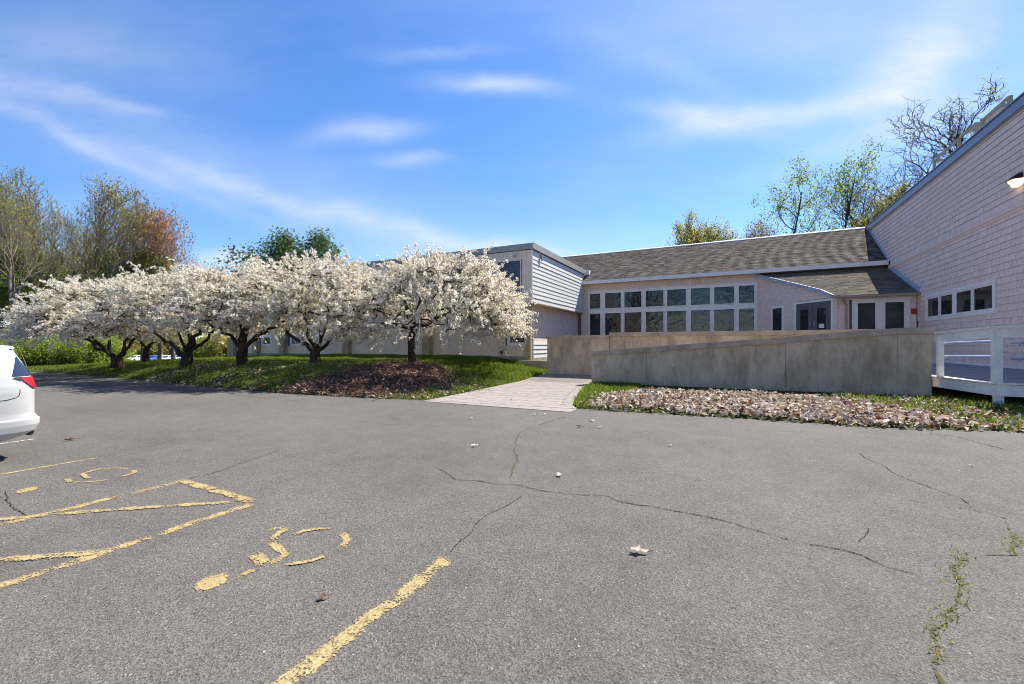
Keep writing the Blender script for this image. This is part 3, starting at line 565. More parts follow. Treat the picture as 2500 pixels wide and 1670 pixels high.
# lit wall lamp
lampM, lt, lb = nodes('warm_lamp_glass'); lb.inputs['Base Color'].default_value = (.8, .75, .6, 1); lb.inputs['Emission Color'].default_value = (1, .72, .36, 1); lb.inputs['Emission Strength'].default_value = .9; lb.inputs['Roughness'].default_value = .25
lamp = thing('wall_lamp', 'lit wall lamp with a dark hood high on the shingled hall', 'lamp', (UH - .05, 19.03, 6.74))
MB().hexa([(-.36, -.2, .08), (.03, -.26, .08), (.03, .26, .08), (-.36, .2, .08)], [(-.12, -.14, .30), (.03, -.2, .30), (.03, .2, .30), (-.12, .14, .30)]).build('hood', M['dark'], lamp)
MB().hexa([(-.2, -.13, -.15), (.01, -.17, -.15), (.01, .17, -.15), (-.2, .13, -.15)], [(-.31, -.17, .079), (.01, -.21, .079), (.01, .21, .079), (-.31, .17, .079)]).build('lamp_glass', lampM, lamp)
cg = MB(); [cg.bar((-.2, y * .76, -.15), (-.315, y, .079), .015, .015) for y in (-.17, -.06, .06, .17)]; cg.tube([(-.24, -.15, -.06), (-.24, .15, -.06)], .008, 6); cg.build('cage', M['dark'], lamp)
# what stands on the hall roof: timber guard rail, hatch, rooftop unit
gr = thing('roof_guard_rail', 'pale timber guard rail on the roof edge of the shingled hall', 'railing', (UH + 1.2, 22, 9.1))
tim = paint('pale_timber', (.42, .36, .25), .15, 4, .8)
GU = UH + .2
for v, z in ((26.0, 10.06), (23.7, 10.06), (22.3, 10.02), (21.9, 10.0), (20.2, 9.95)): MB().box(GU - .05, GU + .05, v - .05, v + .05, 9.3, z).build('post', tim, gr)
for v0, v1, z in ((25.95, 22.35, 10.03), (21.85, 20.25, 9.93)): MB().bar((GU, v0, z), (GU, v1, z), .06, .10).build('rail', tim, gr)
MB().bar((GU + .05, 26.0, 10.0), (GU + 1.3, 26.0, 10.0), .06, .10).build('rail', tim, gr); settle(gr)
ru = thing('rooftop_unit', 'grey air handling unit on the roof of the shingled hall', 'rooftop unit', (UH + 1.9, 24.3, 9.1))
MB().box(-.7, 1.0, -1.1, 1.0, 0, 1.72).build('casing', M['shake'], ru); MB().box(-.78, 1.08, -1.18, 1.08, 1.722, 1.80).build('cover', M['alu'], ru); MB().box(-.715, -.701, -.7, -.1, 1.1, 1.55).box(-.715, -.701, .15, .7, 1.1, 1.55).build('grille', M['dark'], ru)
lamp.scale = (.82, .82, .82); settle(gw); settle(an); settle(hall)

# ------------------------------------------------------------------ flat roofed wing on the left
LV_, LU, LX = 22.0, -9.73, -38.0
lw = thing('flat_roofed_wing', 'low beige wing with a flat roof, tan piers and an overhanging upper storey', 'building', (-24, 26, .5))
MB().box(LX, LU - .55, LV_ + .42, VW + 3, .2, 4.05).box(LX, LU - .04, LV_ + .04, VW + 3, 4.08, 7.0).build('wall', M['shake_back'], lw)
# upper storey face: fascia, vertical boards, window band
MB().box(LX - .3, LU + .10, LV_ - .10, LV_ - .02, 7.03, 7.36).build('roof_fascia', M['fascia'], lw)
MB().hexa([(LU + .02, LV_ - .10, 7.03), (LU + .10, LV_ - .10, 7.03), (LU + .10, VW + .6, 7.03), (LU + .02, VW + .6, 7.03)], [(LU + .02, LV_ - .10, 7.36), (LU + .13, LV_ - .13, 7.36), (LU + .13, VW + .6, 7.36), (LU + .02, VW + .6, 7.36)]).build('roof_coping', M['cap_light'], lw)
MB().box(LX - .3, LU + .02, LV_ - .02, VW + 3, 7.0, 7.12).build('roof', M['roof_base'], lw)
MB().box(LU + .0, LU + .09, VW - .1, VW + .35, 6.9, 7.02).box(LU + .02, LU + .35, VW + .1, VW + .5, 7.0, 7.36).build('gutter_end', M['white'], lw)
x = LU - .06
for nm, (z0, z1) in dict(a=(6.6, 7.02), b=(4.06, 4.6)).items():
    x = LU - .05
    while x > LX:
        w = .30
        if x > -15: MB().box(x - w + .012, x, LV_ - .01, LV_ + .04, z0, z1).build('siding_board', M['greyboard'], lw)
        x -= w
rest = MB().box(LX, -15.0, LV_, LV_ + .04, 6.6, 7.02).box(LX, -15, LV_, LV_ + .04, 4.06, 4.6).build('siding_board', M['greyboard'], lw)
FL = Frame((0, LV_), 0)
MB().box(-10.36, LU - .055, LV_ - .012, LV_ + .04, 4.6, 6.6).build('corner_board', M['greyboard'], lw); MB().box(LU - .05, LU + .01, LV_ - .02, LV_ + .04, 4.06, 7.02).build('corner_trim', M['white'], lw)
wx_ = [(-12.0, -10.42), (-13.7, -12.2), (-15.4, -13.9), (-17.1, -15.6)]
MB().box(LX, -10.36, LV_ - .005, LV_ + .04, 6.52, 6.6).box(LX, -10.36, LV_ - .03, LV_ + .04, 4.56, 4.63).box(LX, -17.1, LV_ + .0, LV_ + .04, 4.63, 6.52).build('window_casing', M['greyboard'], lw)
for a, b in wx_: window(lw, FL, a, b, 4.64, 6.515, .06, .03, frame='greyboard', rec=-.02)
mm = MB()
for (a, b), (c, d) in zip(wx_[1:], wx_[:-1]): mm.box(b, c, LV_ - .01, LV_ + .03, 4.63, 6.52)
mm.build('mullion', M['greyboard'], lw)
for px_, z in ((1258, 6.8), (1190, 6.8), (1272, 4.3)):
    d = ray(px_); o = tag(MB().box(-.06, .06, -.10, 0, -.05, .05).tube([(0, -.06, -.05), (0, -.10, -.14)], .05, 8).build('flood_light', M['alu']), {1258: 'small flood light above the upper window near the wing corner', 1190: 'small flood light half hidden by blossom under the wing roof', 1272: 'small flood light under the sill at the wing corner'}[px_], 'light'); o.location = (float(d[0] * LV_ / d[1]), LV_ - .012, z)
# clapboards on the overhang's sunlit side
n = 12; z0, z1 = 4.07, 6.98; eh = (z1 - z0) / n; Lc = VW - LV_ - .02
cb_me = MB().hexa([(0, 0, 0), (.036, 0, 0), (.036, 1, 0), (0, 1, 0)], [(0, 0, 1), (.010, 0, 1), (.010, 1, 1), (0, 1, 1)]).mesh('clapboard', M['clap'])
for i in range(n):
    o = link('clapboard', cb_me, lw, loc=(LU - .02, LV_ + .012, z0 + i * eh + random.uniform(-.004, .004))); o.scale = (1 + random.uniform(-.1, .25), Lc, eh + .012)
MB().box(LU - .9, LU + .02, LV_ + .04, VW, 4.035, 4.065).build('soffit', M['greyboard'], lw)
brk = tag(MB().box(0, .09, -.04, .04, 0, .32).box(.02, .10, -.10, .10, .25, .36).build('wall_fixture', M['alu']), 'small grey fixture on the sunlit clapboards below the roof edge', 'light'); brk.location = (LU + .04, LV_ + 1.15, 6.55)
# recessed lower side wall: shingles above, a few loose clapboards at its foot
shakes(lw, (LU - .52, LV_ + .42), math.pi / 2, VW - LV_ - .42, 1.9, 4.05, .205, .12, .28)
MB().box(LU - .56, LU - .525, LV_ + .42, VW, .6, 4.03).build('side_sheathing', M['shake_back'], lw)
for i in range(4):
    o = link('clapboard', cb_me, lw, loc=(LU - .52, LV_ + .5, .88 + i * .26)); o.scale = (1.4, VW - LV_ - .55, .25)
# lower front: panels between piers
PI = [-9.98, -17.2, -24.35, -31.35, -34.7, -37.9]
for i, x in enumerate(PI):
    w = .13 if i == 0 else .29
    MB().box(x - w, x + w, LV_ + .02, LV_ + .43, .1, 4.05).build('pier', M['pier'], lw)
def panels(x0, x1, z0, z1, hole=None):
    x = x0; k = 0
    while x < x1 - .02:
        w = min(.61, x1 - x)
        zs = [(z0, z1)]
        if hole and x + w > hole[0] and x < hole[1]: zs = []
        for a, b in zs: MB().box(x + .006, x + w - .006, LV_ + .37, LV_ + .42, a, b).build('wall_panel', M['beige'], lw)
        x += w
for i in range(5):
    x0, x1 = PI[i + 1] + (.29), PI[i] - (.13 if i == 0 else .29)
    if i == 0: panels(x0, -11.62, 1.02, 4.05); panels(-11.58, x1, 1.02, 1.58); MB().box(-11.6, x1, LV_ + .37, LV_ + .42, 3.6, 4.05).build('wall_panel', M['beige'], lw)
    elif i == 3: panels(-33.0, x1, 1.02, 4.05); panels(x0, -33.0, 1.02, 1.55)
    elif i == 2: panels(-29.2, x1, 1.02, 4.05); panels(x0, -29.2, 1.02, 1.55)
    else: panels(x0, x1, 1.02, 4.05)
FL2 = Frame((0, LV_ + .42), 0)
for a0, a1, z0, z1, zm in ((-11.38, -10.32, 1.72, 3.45, 2.6), (-30.6, -29.55, 1.68, 3.9, 2.35), (-34.2, -33.1, 1.68, 3.9, 2.35)):
    t = MB(); trim(FL2, t, a0, a1, z0, z1, .13, 0, .09); FL2.box(t, a0, a1, 0, .09, zm - .04, zm + .04); t.build('window_casing', M['white'], lw)
    window(lw, FL2, a0 + .003, a1 - .003, z0 + .003, zm - .043, .06, .08); window(lw, FL2, a0 + .003, a1 - .003, zm + .043, z1 - .003, .06, .08)
MB().box(LX, LU - .26, LV_ + .36, LV_ + .8, .1, .985).build('footing', M['footing'], lw); MB().box(LX, LU - .26, LV_ + .34, LV_ + .44, .985, 1.015).build('base_flashing', M['white'], lw)
MB().box(LU - .8, LU - .42, LV_ + .5, VW, .1, .86).build('side_footing', M['footing'], lw)
MB().tube([(LU + .02, LV_ - .01, .3), (LU + .02, LV_ - .01, 3.75)], .035, 8).build('conduit', M['cap_light'], lw)
eb = thing('electric_box', 'small grey electric box on the beige wall beside the pier', 'electric box', (-11.85, LV_ + .36, 1.28)); MB().box(-.16, .16, -.12, 0, .0, .28).build('cover', M['alu'], eb); MB().box(-.1, .05, -.13, -.01, -.12, -.002).tube([(0, -.05, -.1), (0, -.05, -.3)], .02, 6).build('meter', M['dark'], eb)
tag(MB().box(-.035, .035, -.06, 0, -.08, .08).build('hose_tap', M['alu']), 'small metal tap low on the beige wall by the wing corner', 'tap').location = (-10.45, LV_ + .36, 1.3)
MB().box(LX - 1.3, LX - .02, LV_ + .5, LV_ + 2.5, .5, 3.2).build('end_wall', paint('ochre_end_wall', (.48, .33, .12), .1), lw)
settle(lw)

# ------------------------------------------------------------------ concrete ramp walls and ramp
rw = thing('front_ramp_wall', 'nearer stained concrete ramp wall with a sloping cap rising to the right', 'wall', (.3, 16.8, .1))
prof = [(-4.84, 1.40), (-4.25, 1.44), (-.97, 1.70), (1.54, 1.885), (3.67, 2.09), (4.72, 2.16), (5.42, 2.155)]
T0, T1, CZ = 16.73, 16.98, .19
xs = np.interp(np.arange(0, 13), np.arange(0, 13), np.linspace(-4.82, 5.38, 13)); zc = lambda x: float(np.interp(x, [p[0] for p in prof], [p[1] for p in prof]))
joints = [-4.82, -2.7, -.4, 1.75, 4.6, 5.38]
for a, b in zip(joints[:-1], joints[1:]):
    m = MB(); seg = np.linspace(a + .003, b - .003, 5)
    for p, q in zip(seg[:-1], seg[1:]): m.hexa([(p, T0, -.2), (q, T0, -.2), (q, T1, -.2), (p, T1, -.2)], [(p, T0, zc(p) - CZ), (q, T0, zc(q) - CZ), (q, T1, zc(q) - CZ), (p, T1, zc(p) - CZ)])
    m.build('wall_panel', M['concrete'], rw)
m = MB()
for (x0, z0), (x1, z1) in zip(prof[:-1], prof[1:]): 
    y0, y1 = T0 - .06, T1 + .06; m.hexa([(x0, y0, z0 - CZ + .002), (x1, y0, z1 - CZ + .002), (x1, y1, z1 - CZ + .002), (x0, y1, z0 - CZ + .002)], [(x0, y0 + .015, z0), (x1, y0 + .015, z1), (x1, y1 - .015, z1), (x0, y1 - .015, z0)])
m.build('wall_cap', M['concrete_cap'], rw); settle(rw)
bw = thing('rear_ramp_wall', 'farther stepped concrete wall behind the ramp with a level cap', 'wall', (-1, 19.5, .2))
B0, B1 = 19.4, 19.65
for a, b in ((-7.8, -6.15), (-6.15, -4.76)): MB().box(a + .003, b - .003, B0, B1, -.1, 1.93).build('wall_panel', M['concrete'], bw)
for a, b in ((-4.75, -2.0), (-2, 1.2), (1.2, 4.8)): MB().box(a + .003, b - .003, B0, B1, -.1, 2.03).build('wall_panel', M['concrete'], bw)
MB().box(-7.86, -4.757, B0 - .05, B1 + .05, 1.932, 2.10).box(-4.75, 4.85, B0 - .05, B1 + .05, 2.032, 2.21).build('wall_cap', M['concrete_cap'], bw); settle(bw)
MB().hexa([(-4.7, T1 + .002, -.3), (5.4, T1 + .002, -.3), (5.4, B0 - .002, -.3), (-4.7, B0 - .002, -.3)], [(-4.7, T1 + .002, .12), (5.4, T1 + .002, .78), (5.4, B0 - .002, .78), (-4.7, B0 - .002, .27)]).build('ramp', M['footing'], None, kind='structure')
cw = tag(MB().box(LU - .40, -7.82, 21.0, 21.25, -.1, .82).build('low_concrete_wall', M['footing']), 'low tan concrete wall between the wing corner and the rear ramp wall', 'wall')

# ------------------------------------------------------------------ white timber deck on the right
dk = thing('timber_deck', 'white painted timber deck with rails and a grey plank floor beside the hall', 'deck', (7, 15, 0))
c0, c1, c2 = np.array([5.5, 16.99]), np.array([5.84, 14.5]), np.array([8.2, 13.75])
zf = lambda x: .69 + .21 * max(0, min(1, (x - 5.6) / 2.6))
def left_at(y): return float(np.interp(y, [13.75, 14.5, 16.99, 24], [8.2, 5.84, 5.5, 5.5]))
y = 13.78
while y < 23.9:
    x0, x1 = max(left_at(y), left_at(y + .135)) + .02, 8.18
    if x1 - x0 > .1: MB().hexa([(x0, y, zf(x0) - .04), (x1, y, zf(x1) - .04), (x1, y + .132, zf(x1) - .04), (x0, y + .132, zf(x0) - .04)], [(x0, y, zf(x0)), (x1, y, zf(x1)), (x1, y + .132, zf(x1)), (x0, y + .132, zf(x0))]).build('floor_plank', M['deck'], dk)
    y += .14
def d3(p, z): return (float(p[0]), float(p[1]), z)
out = lambda p, q, k: np.array([(q - p)[1], -(q - p)[0]]) / np.linalg.norm(q - p) * k
for p, q in ((c0, c1), (c1, c2)):
    MB().bar(d3(p, .55), d3(q, .55 if q is c1 else .60), .045, .27).build('fascia_board', M['rail'], dk)
    ins = np.array([.07, .04]) if p is c0 else np.array([.02, .07]); MB().bar(d3(p + ins, .712), d3(q + ins, .712 if q is c1 else .767), .26, .035).build('edge_board', M['rail'], dk)
def post(p, w, z0, z1): MB().box(p[0] - w / 2, p[0] + w / 2, p[1] - w / 2, p[1] + w / 2, z0, z1).build('post', M['rail'], dk)
pm = c0 + (c1 - c0) * .13; p1 = c1 + np.array([.02, .05])
post(pm, .125, .72, 1.93); post(p1, .155, .725, 2.02); post(c1 + np.array([.05, .06]), .145, -.1, .69); post(c2 + np.array([-.1, .08]), .18, .72, 2.05)
for p, q, za, zb in ((c0, c1, 1.99, 2.085), (c1, c2, 2.085, 2.10)):
    MB().bar(d3(p, za), d3(q, zb), .17, .045).build('rail_cap', M['rail'], dk)
    MB().bar(d3(p + (q - p) * .04, za - .16), d3(q - (q - p) * .02, zb - .16), .045, .20).build('rail_board', M['rail'], dk)
inw = lambda p, q: -np.array([(q - p)[1], -(q - p)[0]]) / np.linalg.norm(q - p) * .14
for p, q in ((c0, c1), (c1, c2)):
    i_ = np.array([.14, .05]) if p is c0 else np.array([.03, .15])
    for z in (1.70, 1.32):
        a, b = p + (q - p) * .10 + i_, q - (q - p) * .01 + i_; MB().tube([d3(a, z), d3(b, z + .045)], .032, 8).build('handrail', M['handrail'], dk)
        for f in (.06, .93): c = a + (b - a) * f; MB().tube([d3(c, z), d3(c - i_ * .3, z - .07), d3(c - i_ * .8, z - .07)], .012, 6).build('handrail_bracket', M['alu'], dk)
settle(dk)

# ------------------------------------------------------------------ trees
def unit(v): return v / (np.linalg.norm(v, axis=-1, keepdims=True) + 1e-9)
def tubes(name, P0, P1, R0, R1, mat, n=5):
    P0, P1 = np.asarray(P0, float), np.asarray(P1, float); m = len(P0); d = unit(P1 - P0)
    ref = np.where(np.abs(d[:, 2:3]) > .9, np.array([[1., 0, 0]]), np.array([[0, 0, 1.]])); a = unit(np.cross(d, ref)); b = np.cross(d, a)
    th = np.arange(n) * 2 * np.pi / n; ring = a[:, None, :] * np.cos(th)[None, :, None] + b[:, None, :] * np.sin(th)[None, :, None]
    V = np.concatenate([P0[:, None] + ring * np.asarray(R0)[:, None, None], (P1 + d * np.asarray(R1)[:, None] * .3)[:, None] + ring * np.asarray(R1)[:, None, None]], 1).reshape(-1, 3)
    base = (np.arange(m) * 2 * n)[:, None]; k = np.arange(n)[None]
    Q = np.stack([base + k, base + (k + 1) % n, base + n + (k + 1) % n, base + n + k], -1).reshape(-1, 4)
    return mesh_np(name, V, Q, mat, smooth=True)
def leaf_quads(C, size, rg, up=.0, aspect=.62, nrm=None, fold=.0):
    n = len(C); d = unit(rg.normal(size=(n, 3))); 
    if nrm is None: nrm = unit(rg.normal(size=(n, 3)) + np.array([0, 0, up]))
    a = unit(np.cross(nrm, d)); b = np.cross(nrm, a); s = (np.asarray(size) * np.ones(n))[:, None] / 2
    pts = np.stack([C - a * s, C - b * s * aspect + nrm * s * fold, C + a * s, C + b * s * aspect + nrm * s * fold], 1); return pts.reshape(-1, 3)
def quads_mesh(name, V, mat, rnd): return mesh_np(name, V, np.arange(len(V)).reshape(-1, 4), mat, rnd=rnd)
def curve(p0, p1, d0, n, rg, wob=.05):
    """bent path from p0 to p1 leaving along d0"""
    p0, p1 = np.array(p0, float), np.array(p1, float); l = np.linalg.norm(p1 - p0); t = np.linspace(0, 1, n + 1)[:, None]; c = p0 + np.array(d0) * l * .55
    P = (1 - t) ** 2 * p0 + 2 * t * (1 - t) * c + t ** 2 * p1; P[1:-1] += rg.normal(0, wob * l / n, P[1:-1].shape); return P

def crab_tree(label, px, t, zbase, crown, trunk_h, limbs, seed, lean=0, dens=1.0, group='flowering crab apple trees on the grass bank', tr_r=.17):
    """crown = (offset right, offset away, half width, half depth, top, rim height, in metres about the trunk foot)"""
    rg = np.random.default_rng(seed); x0, y0 = ondepth(px, t); root = thing('crab_apple_tree', label, 'tree', (x0, y0, zbase), 0, group)
    ox, oy, rx, ry, top, rim = crown; R3 = np.array([RGT[0], RGT[1], 0]); F3 = np.array([FWD[0], FWD[1], 0]); Z3 = np.array([0, 0, 1.]); cen = R3 * ox + F3 * oy
    def dome(th, rho):
        rr_ = 1 + .12 * np.sin(3 * th + seed) + .07 * np.sin(7 * th + 2 * seed)
        p = cen + (np.cos(th) * rho * rx * rr_)[:, None] * R3 + (np.sin(th) * rho * ry * rr_)[:, None] * F3
        zt = rim + (top - rim) * np.sqrt(np.clip(1 - rho ** 2.25, 0, 1)); lo = rim + .15 + (1 - rho) * .6 + .12 * np.sin(5 * th + seed); return p, zt, lo
    nc = int(190 * dens); th = rg.uniform(0, 2 * np.pi, nc); rho = np.sqrt(rg.uniform(.0, 1, nc)); rho[: nc // 3] = rg.uniform(.8, 1.02, nc // 3)
    p, zt, lo = dome(th, np.clip(rho, 0, .99)); dep = rg.exponential(.28, nc); dep[::5] *= 4; zc_ = np.maximum(zt - dep - .15, np.minimum(lo, zt - .05)); clump = p + zc_[:, None] * Z3
    # twigs round each clump, running outwards and a little down
    nt_ = int(1250 * dens); ci = rg.integers(0, nc, nt_); st = clump[ci] + rg.normal(0, 1, (nt_, 3)) * np.array([.34, .34, .2])
    outd = unit(st - (cen + Z3 * (rim * .55))); dirs = unit(outd * np.array([1, 1, .55]) + rg.normal(0, .38, (nt_, 3)) + Z3 * (rg.normal(.0, .2, nt_) - .25 * np.clip(np.linalg.norm((st - cen)[:, :2], axis=1) / rx - .6, 0, 1))[:, None]); ln = rg.uniform(.35, .95, nt_) * np.where(rg.random(nt_) < .06, 1.5, 1)
    per = 30; tt = rg.uniform(0, 1, (nt_, per)); droop = -.22 * ln[:, None] * tt ** 2
    C = st[:, None] + dirs[:, None] * (ln[:, None] * tt)[..., None]; C[..., 2] += droop; keep = rg.random((nt_, per)) < (.55 + .45 * rg.random((nt_, 1))); C = C[keep] ; C = C + rg.normal(0, .028, C.shape)
    nrmC = unit(rg.normal(size=C.shape) + Z3 * .35)
    big = np.repeat(C, 5, 0) + rg.normal(0, .021, (len(C) * 5, 3)); S = rg.uniform(.035, .066, len(big))
    kind = rg.random(len(big)); tone = np.clip(rg.normal(.62, .22, len(big)) + .12 * np.repeat(np.sin(C[:, 0] * 1.7 + seed) * np.sin(C[:, 1] * 2.1 + C[:, 2]), 5), 0, 1)
    fl = kind < .80; quads_p = leaf_quads(big[fl], S[fl], rg, .4, .85); lf = ~fl; quads_l = leaf_quads(big[lf], S[lf] * 1.1, rg, .3, .5)
    # darker inner leaves fill the crown
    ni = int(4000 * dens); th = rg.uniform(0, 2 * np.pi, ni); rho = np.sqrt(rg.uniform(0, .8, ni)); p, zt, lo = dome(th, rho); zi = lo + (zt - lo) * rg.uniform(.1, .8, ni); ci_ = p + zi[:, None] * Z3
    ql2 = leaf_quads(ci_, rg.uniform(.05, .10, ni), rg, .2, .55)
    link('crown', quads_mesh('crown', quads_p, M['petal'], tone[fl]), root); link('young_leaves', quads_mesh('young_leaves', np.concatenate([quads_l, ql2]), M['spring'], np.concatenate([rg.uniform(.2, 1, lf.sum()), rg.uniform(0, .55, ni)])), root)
    # wood: short trunk, bent limbs, branches to the clumps, twigs
    S0, S1, A0, A1 = [], [], [], []
    def put(P, r0, r1):
        n = len(P) - 1; r = r0 + (r1 - r0) * np.linspace(0, 1, n + 1) ** .8
        S0.extend(P[:-1]); S1.extend(P[1:]); A0.extend(r[:-1]); A1.extend(r[1:])
    tb = curve((0, 0, -.15), (lean, lean * .3, trunk_h), (lean * .2, 0, 1), 5, rg, .10); put(tb, tr_r * 1.35, tr_r * .95); nodes_ = []
    for (tx, tz, ty, r) in limbs:                        # limb ends, in metres: right, up, away
        e = R3 * tx + F3 * ty + Z3 * tz; P = curve(tb[-1] - Z3 * .08, e, unit(np.array(R3 * tx * 1.2 + F3 * ty + Z3 * tz * .75)), 8, rg, .22); put(P, r, r * .38); nodes_ += [(q, r * .5) for q in P[3:]]
    NP = np.array([q for q, _ in nodes_]); order = np.argsort(np.linalg.norm(clump - tb[-1], axis=1)); grown = [NP]
    for j in order:
        allp = np.concatenate(grown); c = clump[j]; dd = np.linalg.norm(allp - c, axis=1) + .6 * np.maximum(0, allp[:, 2] - c[2]); b_ = allp[np.argmin(dd)]
        P = curve(b_, c, unit((c - b_) * np.array([.8, .8, 1.1]) + Z3 * .1), 4, rg, .18); L_ = np.linalg.norm(c - b_); put(P, .018 + .018 * min(L_, 2), .010); grown.append(P[1:])
    k = rg.choice(nt_, int(nt_ * .8), replace=False); S0.extend(st[k]); S1.extend(st[k] + dirs[k] * ln[k][:, None] * .8 - Z3 * .10 * ln[k][:, None]); A0.extend(np.full(len(k), .008)); A1.extend(np.full(len(k), .004))
    cl_ = clump[ci[k]]; S0.extend(cl_); S1.extend(st[k]); A0.extend(np.full(len(k), .009)); A1.extend(np.full(len(k), .007))
    link('trunk', tubes('trunk', S0, S1, A0, A1, M['bark'], 6), root); return root
crab_tree('nearest crab apple tree with white blossom and a single straight trunk, by the paved walk', 1005, 19.0, .80, (1.2, .3, 3.85, 3.3, 4.8, 1.35), 1.4, [(2.6, 2.9, .3, .10), (-2.0, 2.8, -.5, .10), (.3, 3.6, 1.2, .10), (.8, 3.2, -1.5, .09), (-.6, 3.7, .3, .10)], 11, .05, 1.25, tr_r=.155)
crab_tree('blossoming crab apple with a forked trunk and a sawn stub, before the beige wall', 769, 19.6, .84, (-.1, .4, 3.5, 3.2, 4.75, 1.85), .55, [(-1.6, 1.75, -.3, .12), (-.6, 2.7, .3, .12), (1.7, 2.5, .3, .10), (.4, 3.3, 1.2, .09), (.9, 2.3, -1.2, .07), (.5, 1.35, -.1, .075)], 23, .02, 1.0, tr_r=.21)
crab_tree('blossoming crab apple with a black many limbed trunk left of the wing windows', 592, 20.2, .78, (.0, .3, 3.35, 3.1, 4.5, 1.75), .85, [(-1.5, 2.0, -.4, .11), (1.3, 1.7, .2, .12), (2.3, 2.4, .5, .08), (.1, 3.0, .5, .12), (.6, 2.6, -1.2, .09), (-.5, 2.7, 1.1, .09)], 37, 0, .95, tr_r=.22)
crab_tree('blossoming crab apple with three upright black limbs, between the far cars and the wing', 457, 21.7, .76, (-.3, .2, 3.2, 2.9, 4.45, 1.65), .45, [(-1.7, 2.0, -.3, .13), (-.1, 2.6, .2, .13), (.7, 2.7, .3, .12), (1.4, 1.9, .2, .11), (.2, 2.4, -1.2, .09), (-.6, 2.4, 1.2, .09)], 41, 0, .9, tr_r=.25)
crab_tree('slender blossoming crab apple set back with a forked crooked trunk before the far cars', 356, 26.0, .62, (-.6, .4, 3.4, 2.5, 4.95, 1.9), .75, [(.9, 2.4, .2, .09), (2.0, 2.3, .2, .075), (-1.4, 2.2, .2, .06), (.2, 2.9, .8, .08), (-.5, 2.9, -.6, .07)], 53, .05, .75, tr_r=.16)
crab_tree('leftmost blossoming crab apple with limbs splayed low from the ground', 287, 23.2, .60, (-1.0, .0, 2.9, 2.8, 4.35, 1.4), .35, [(-2.3, 2.1, -.3, .12), (-.8, 2.5, .2, .10), (1.6, 2.3, .1, .10), (.4, 2.9, .9, .10), (-3.2, 2.6, .6, .09), (-1.0, 2.7, -1.4, .09)], 67, -.1, 1.15, tr_r=.24)

def grow(rg, height, spread, trunk_r, levels=4, n1=16, clear=.25, angle=38, crook=.16, tipf=.012, multi=1, fan=2):
    S0, S1, A0, A1, tips, td = [], [], [], [], [], []
    def limb(p, d, l, r, lev):
        n = max(3, int(4 + (levels - lev))) if lev else 9; P = [p]; q = np.array(p, float); dd = np.array(d, float)
        for i in range(n):
            dd = unit(dd + rg.normal(0, crook * (1 if lev else .45), 3) + np.array([0, 0, .10 if lev else .05])); q = q + dd * l / n; P.append(q.copy())
        P = np.array(P); rr_ = r * (1 - .72 * np.linspace(0, 1, n + 1) ** .9); S0.extend(P[:-1]); S1.extend(P[1:]); A0.extend(rr_[:-1]); A1.extend(rr_[1:])
        if lev >= levels - 1: tips.extend(P[n // 2:]); td.extend([dd] * n)
        if lev >= levels: return
        k = n1 if lev == 0 else (6 if lev == 1 else 4 if lev == 2 else fan); f0 = clear if lev == 0 else .25
        for j in range(k):
            f = f0 + (1 - f0) * (j + rg.uniform(.1, .9)) / k; i = min(n - 1, int(f * n)); b = P[i] + (P[i + 1] - P[i]) * (f * n - i); ax = unit(P[i + 1] - P[i]); s = unit(np.cross(ax, rg.normal(size=3))); an_ = math.radians(angle + rg.normal(0, 9)) 
            nd = unit(ax * math.cos(an_) + s * math.sin(an_) + np.array([0, 0, .12])); ll = (spread * (1.15 - .75 * (f - f0) / (1 - f0)) if lev == 0 else l * rg.uniform(.42, .62)); limb(b, nd, ll, max(r * (1 - .7 * f) * (.55 if lev == 0 else .6), tipf), lev + 1)
    for mlt in range(multi):
        a = rg.uniform(0, 6.28); limb(np.array([.3 * math.cos(a) * (multi > 1), .3 * math.sin(a) * (multi > 1), -.4]), unit(np.array([.16 * math.cos(a) * (multi > 1), .16 * math.sin(a) * (multi > 1), 1])), height * rg.uniform(.86, 1) if multi > 1 else height, trunk_r, 0)
    return np.array(S0), np.array(S1), np.array(A0), np.array(A1), np.array(tips), np.array(td)
KINDS = {}
def tree_kind(key, seed, mat, bark, leaf, lsize, lfrac, per, **kw):
    rg = np.random.default_rng(seed); S0, S1, A0, A1, tips, td = grow(rg, **kw); tm = tubes('trunk', S0, S1, A0, A1, M[bark], 4)
    k = rg.random(len(tips)) < lfrac
    if leaf == 'low': k &= rg.random(len(tips)) < np.clip(1.3 - tips[:, 2] / kw['height'], .1, 1)
    C = np.repeat(tips[k], per, 0); C = C + rg.normal(0, lsize * 1.3, C.shape); cm = quads_mesh('crown', leaf_quads(C, rg.uniform(.6, 1.3, len(C)) * lsize, rg, .3, .6), M[mat], np.clip(rg.normal(.5, .25, len(C)), 0, 1)); KINDS[key] = (tm, cm)
tree_kind('bare_tall', 101, 'leaf_olive', 'bark_pale', 'all', .18, .45, 1, tipf=.02, height=19, spread=6.0, trunk_r=.30, n1=16, clear=.3, angle=34, crook=.15)
tree_kind('bare_wide', 102, 'leaf_olive', 'bark_pale', 'all', .18, .6, 1, tipf=.02, height=17, spread=7.0, trunk_r=.34, n1=17, clear=.28, angle=42, crook=.18)
tree_kind('leafy_low', 103, 'leaf_green', 'bark_pale', 'all', .26, .9, 3, height=11, spread=4.5, trunk_r=.18, n1=15, clear=.15, angle=48, crook=.18)
tree_kind('orange', 104, 'leaf_orange', 'bark_pale', 'all', .20, .75, 1, tipf=.02, height=14, spread=6.0, trunk_r=.22, n1=15, clear=.22, angle=42, crook=.16)
tree_kind('dark', 105, 'leaf_dark', 'bark_black', 'all', .30, .6, 2, height=13, spread=5.5, trunk_r=.22, n1=15, clear=.25, angle=46, crook=.15)
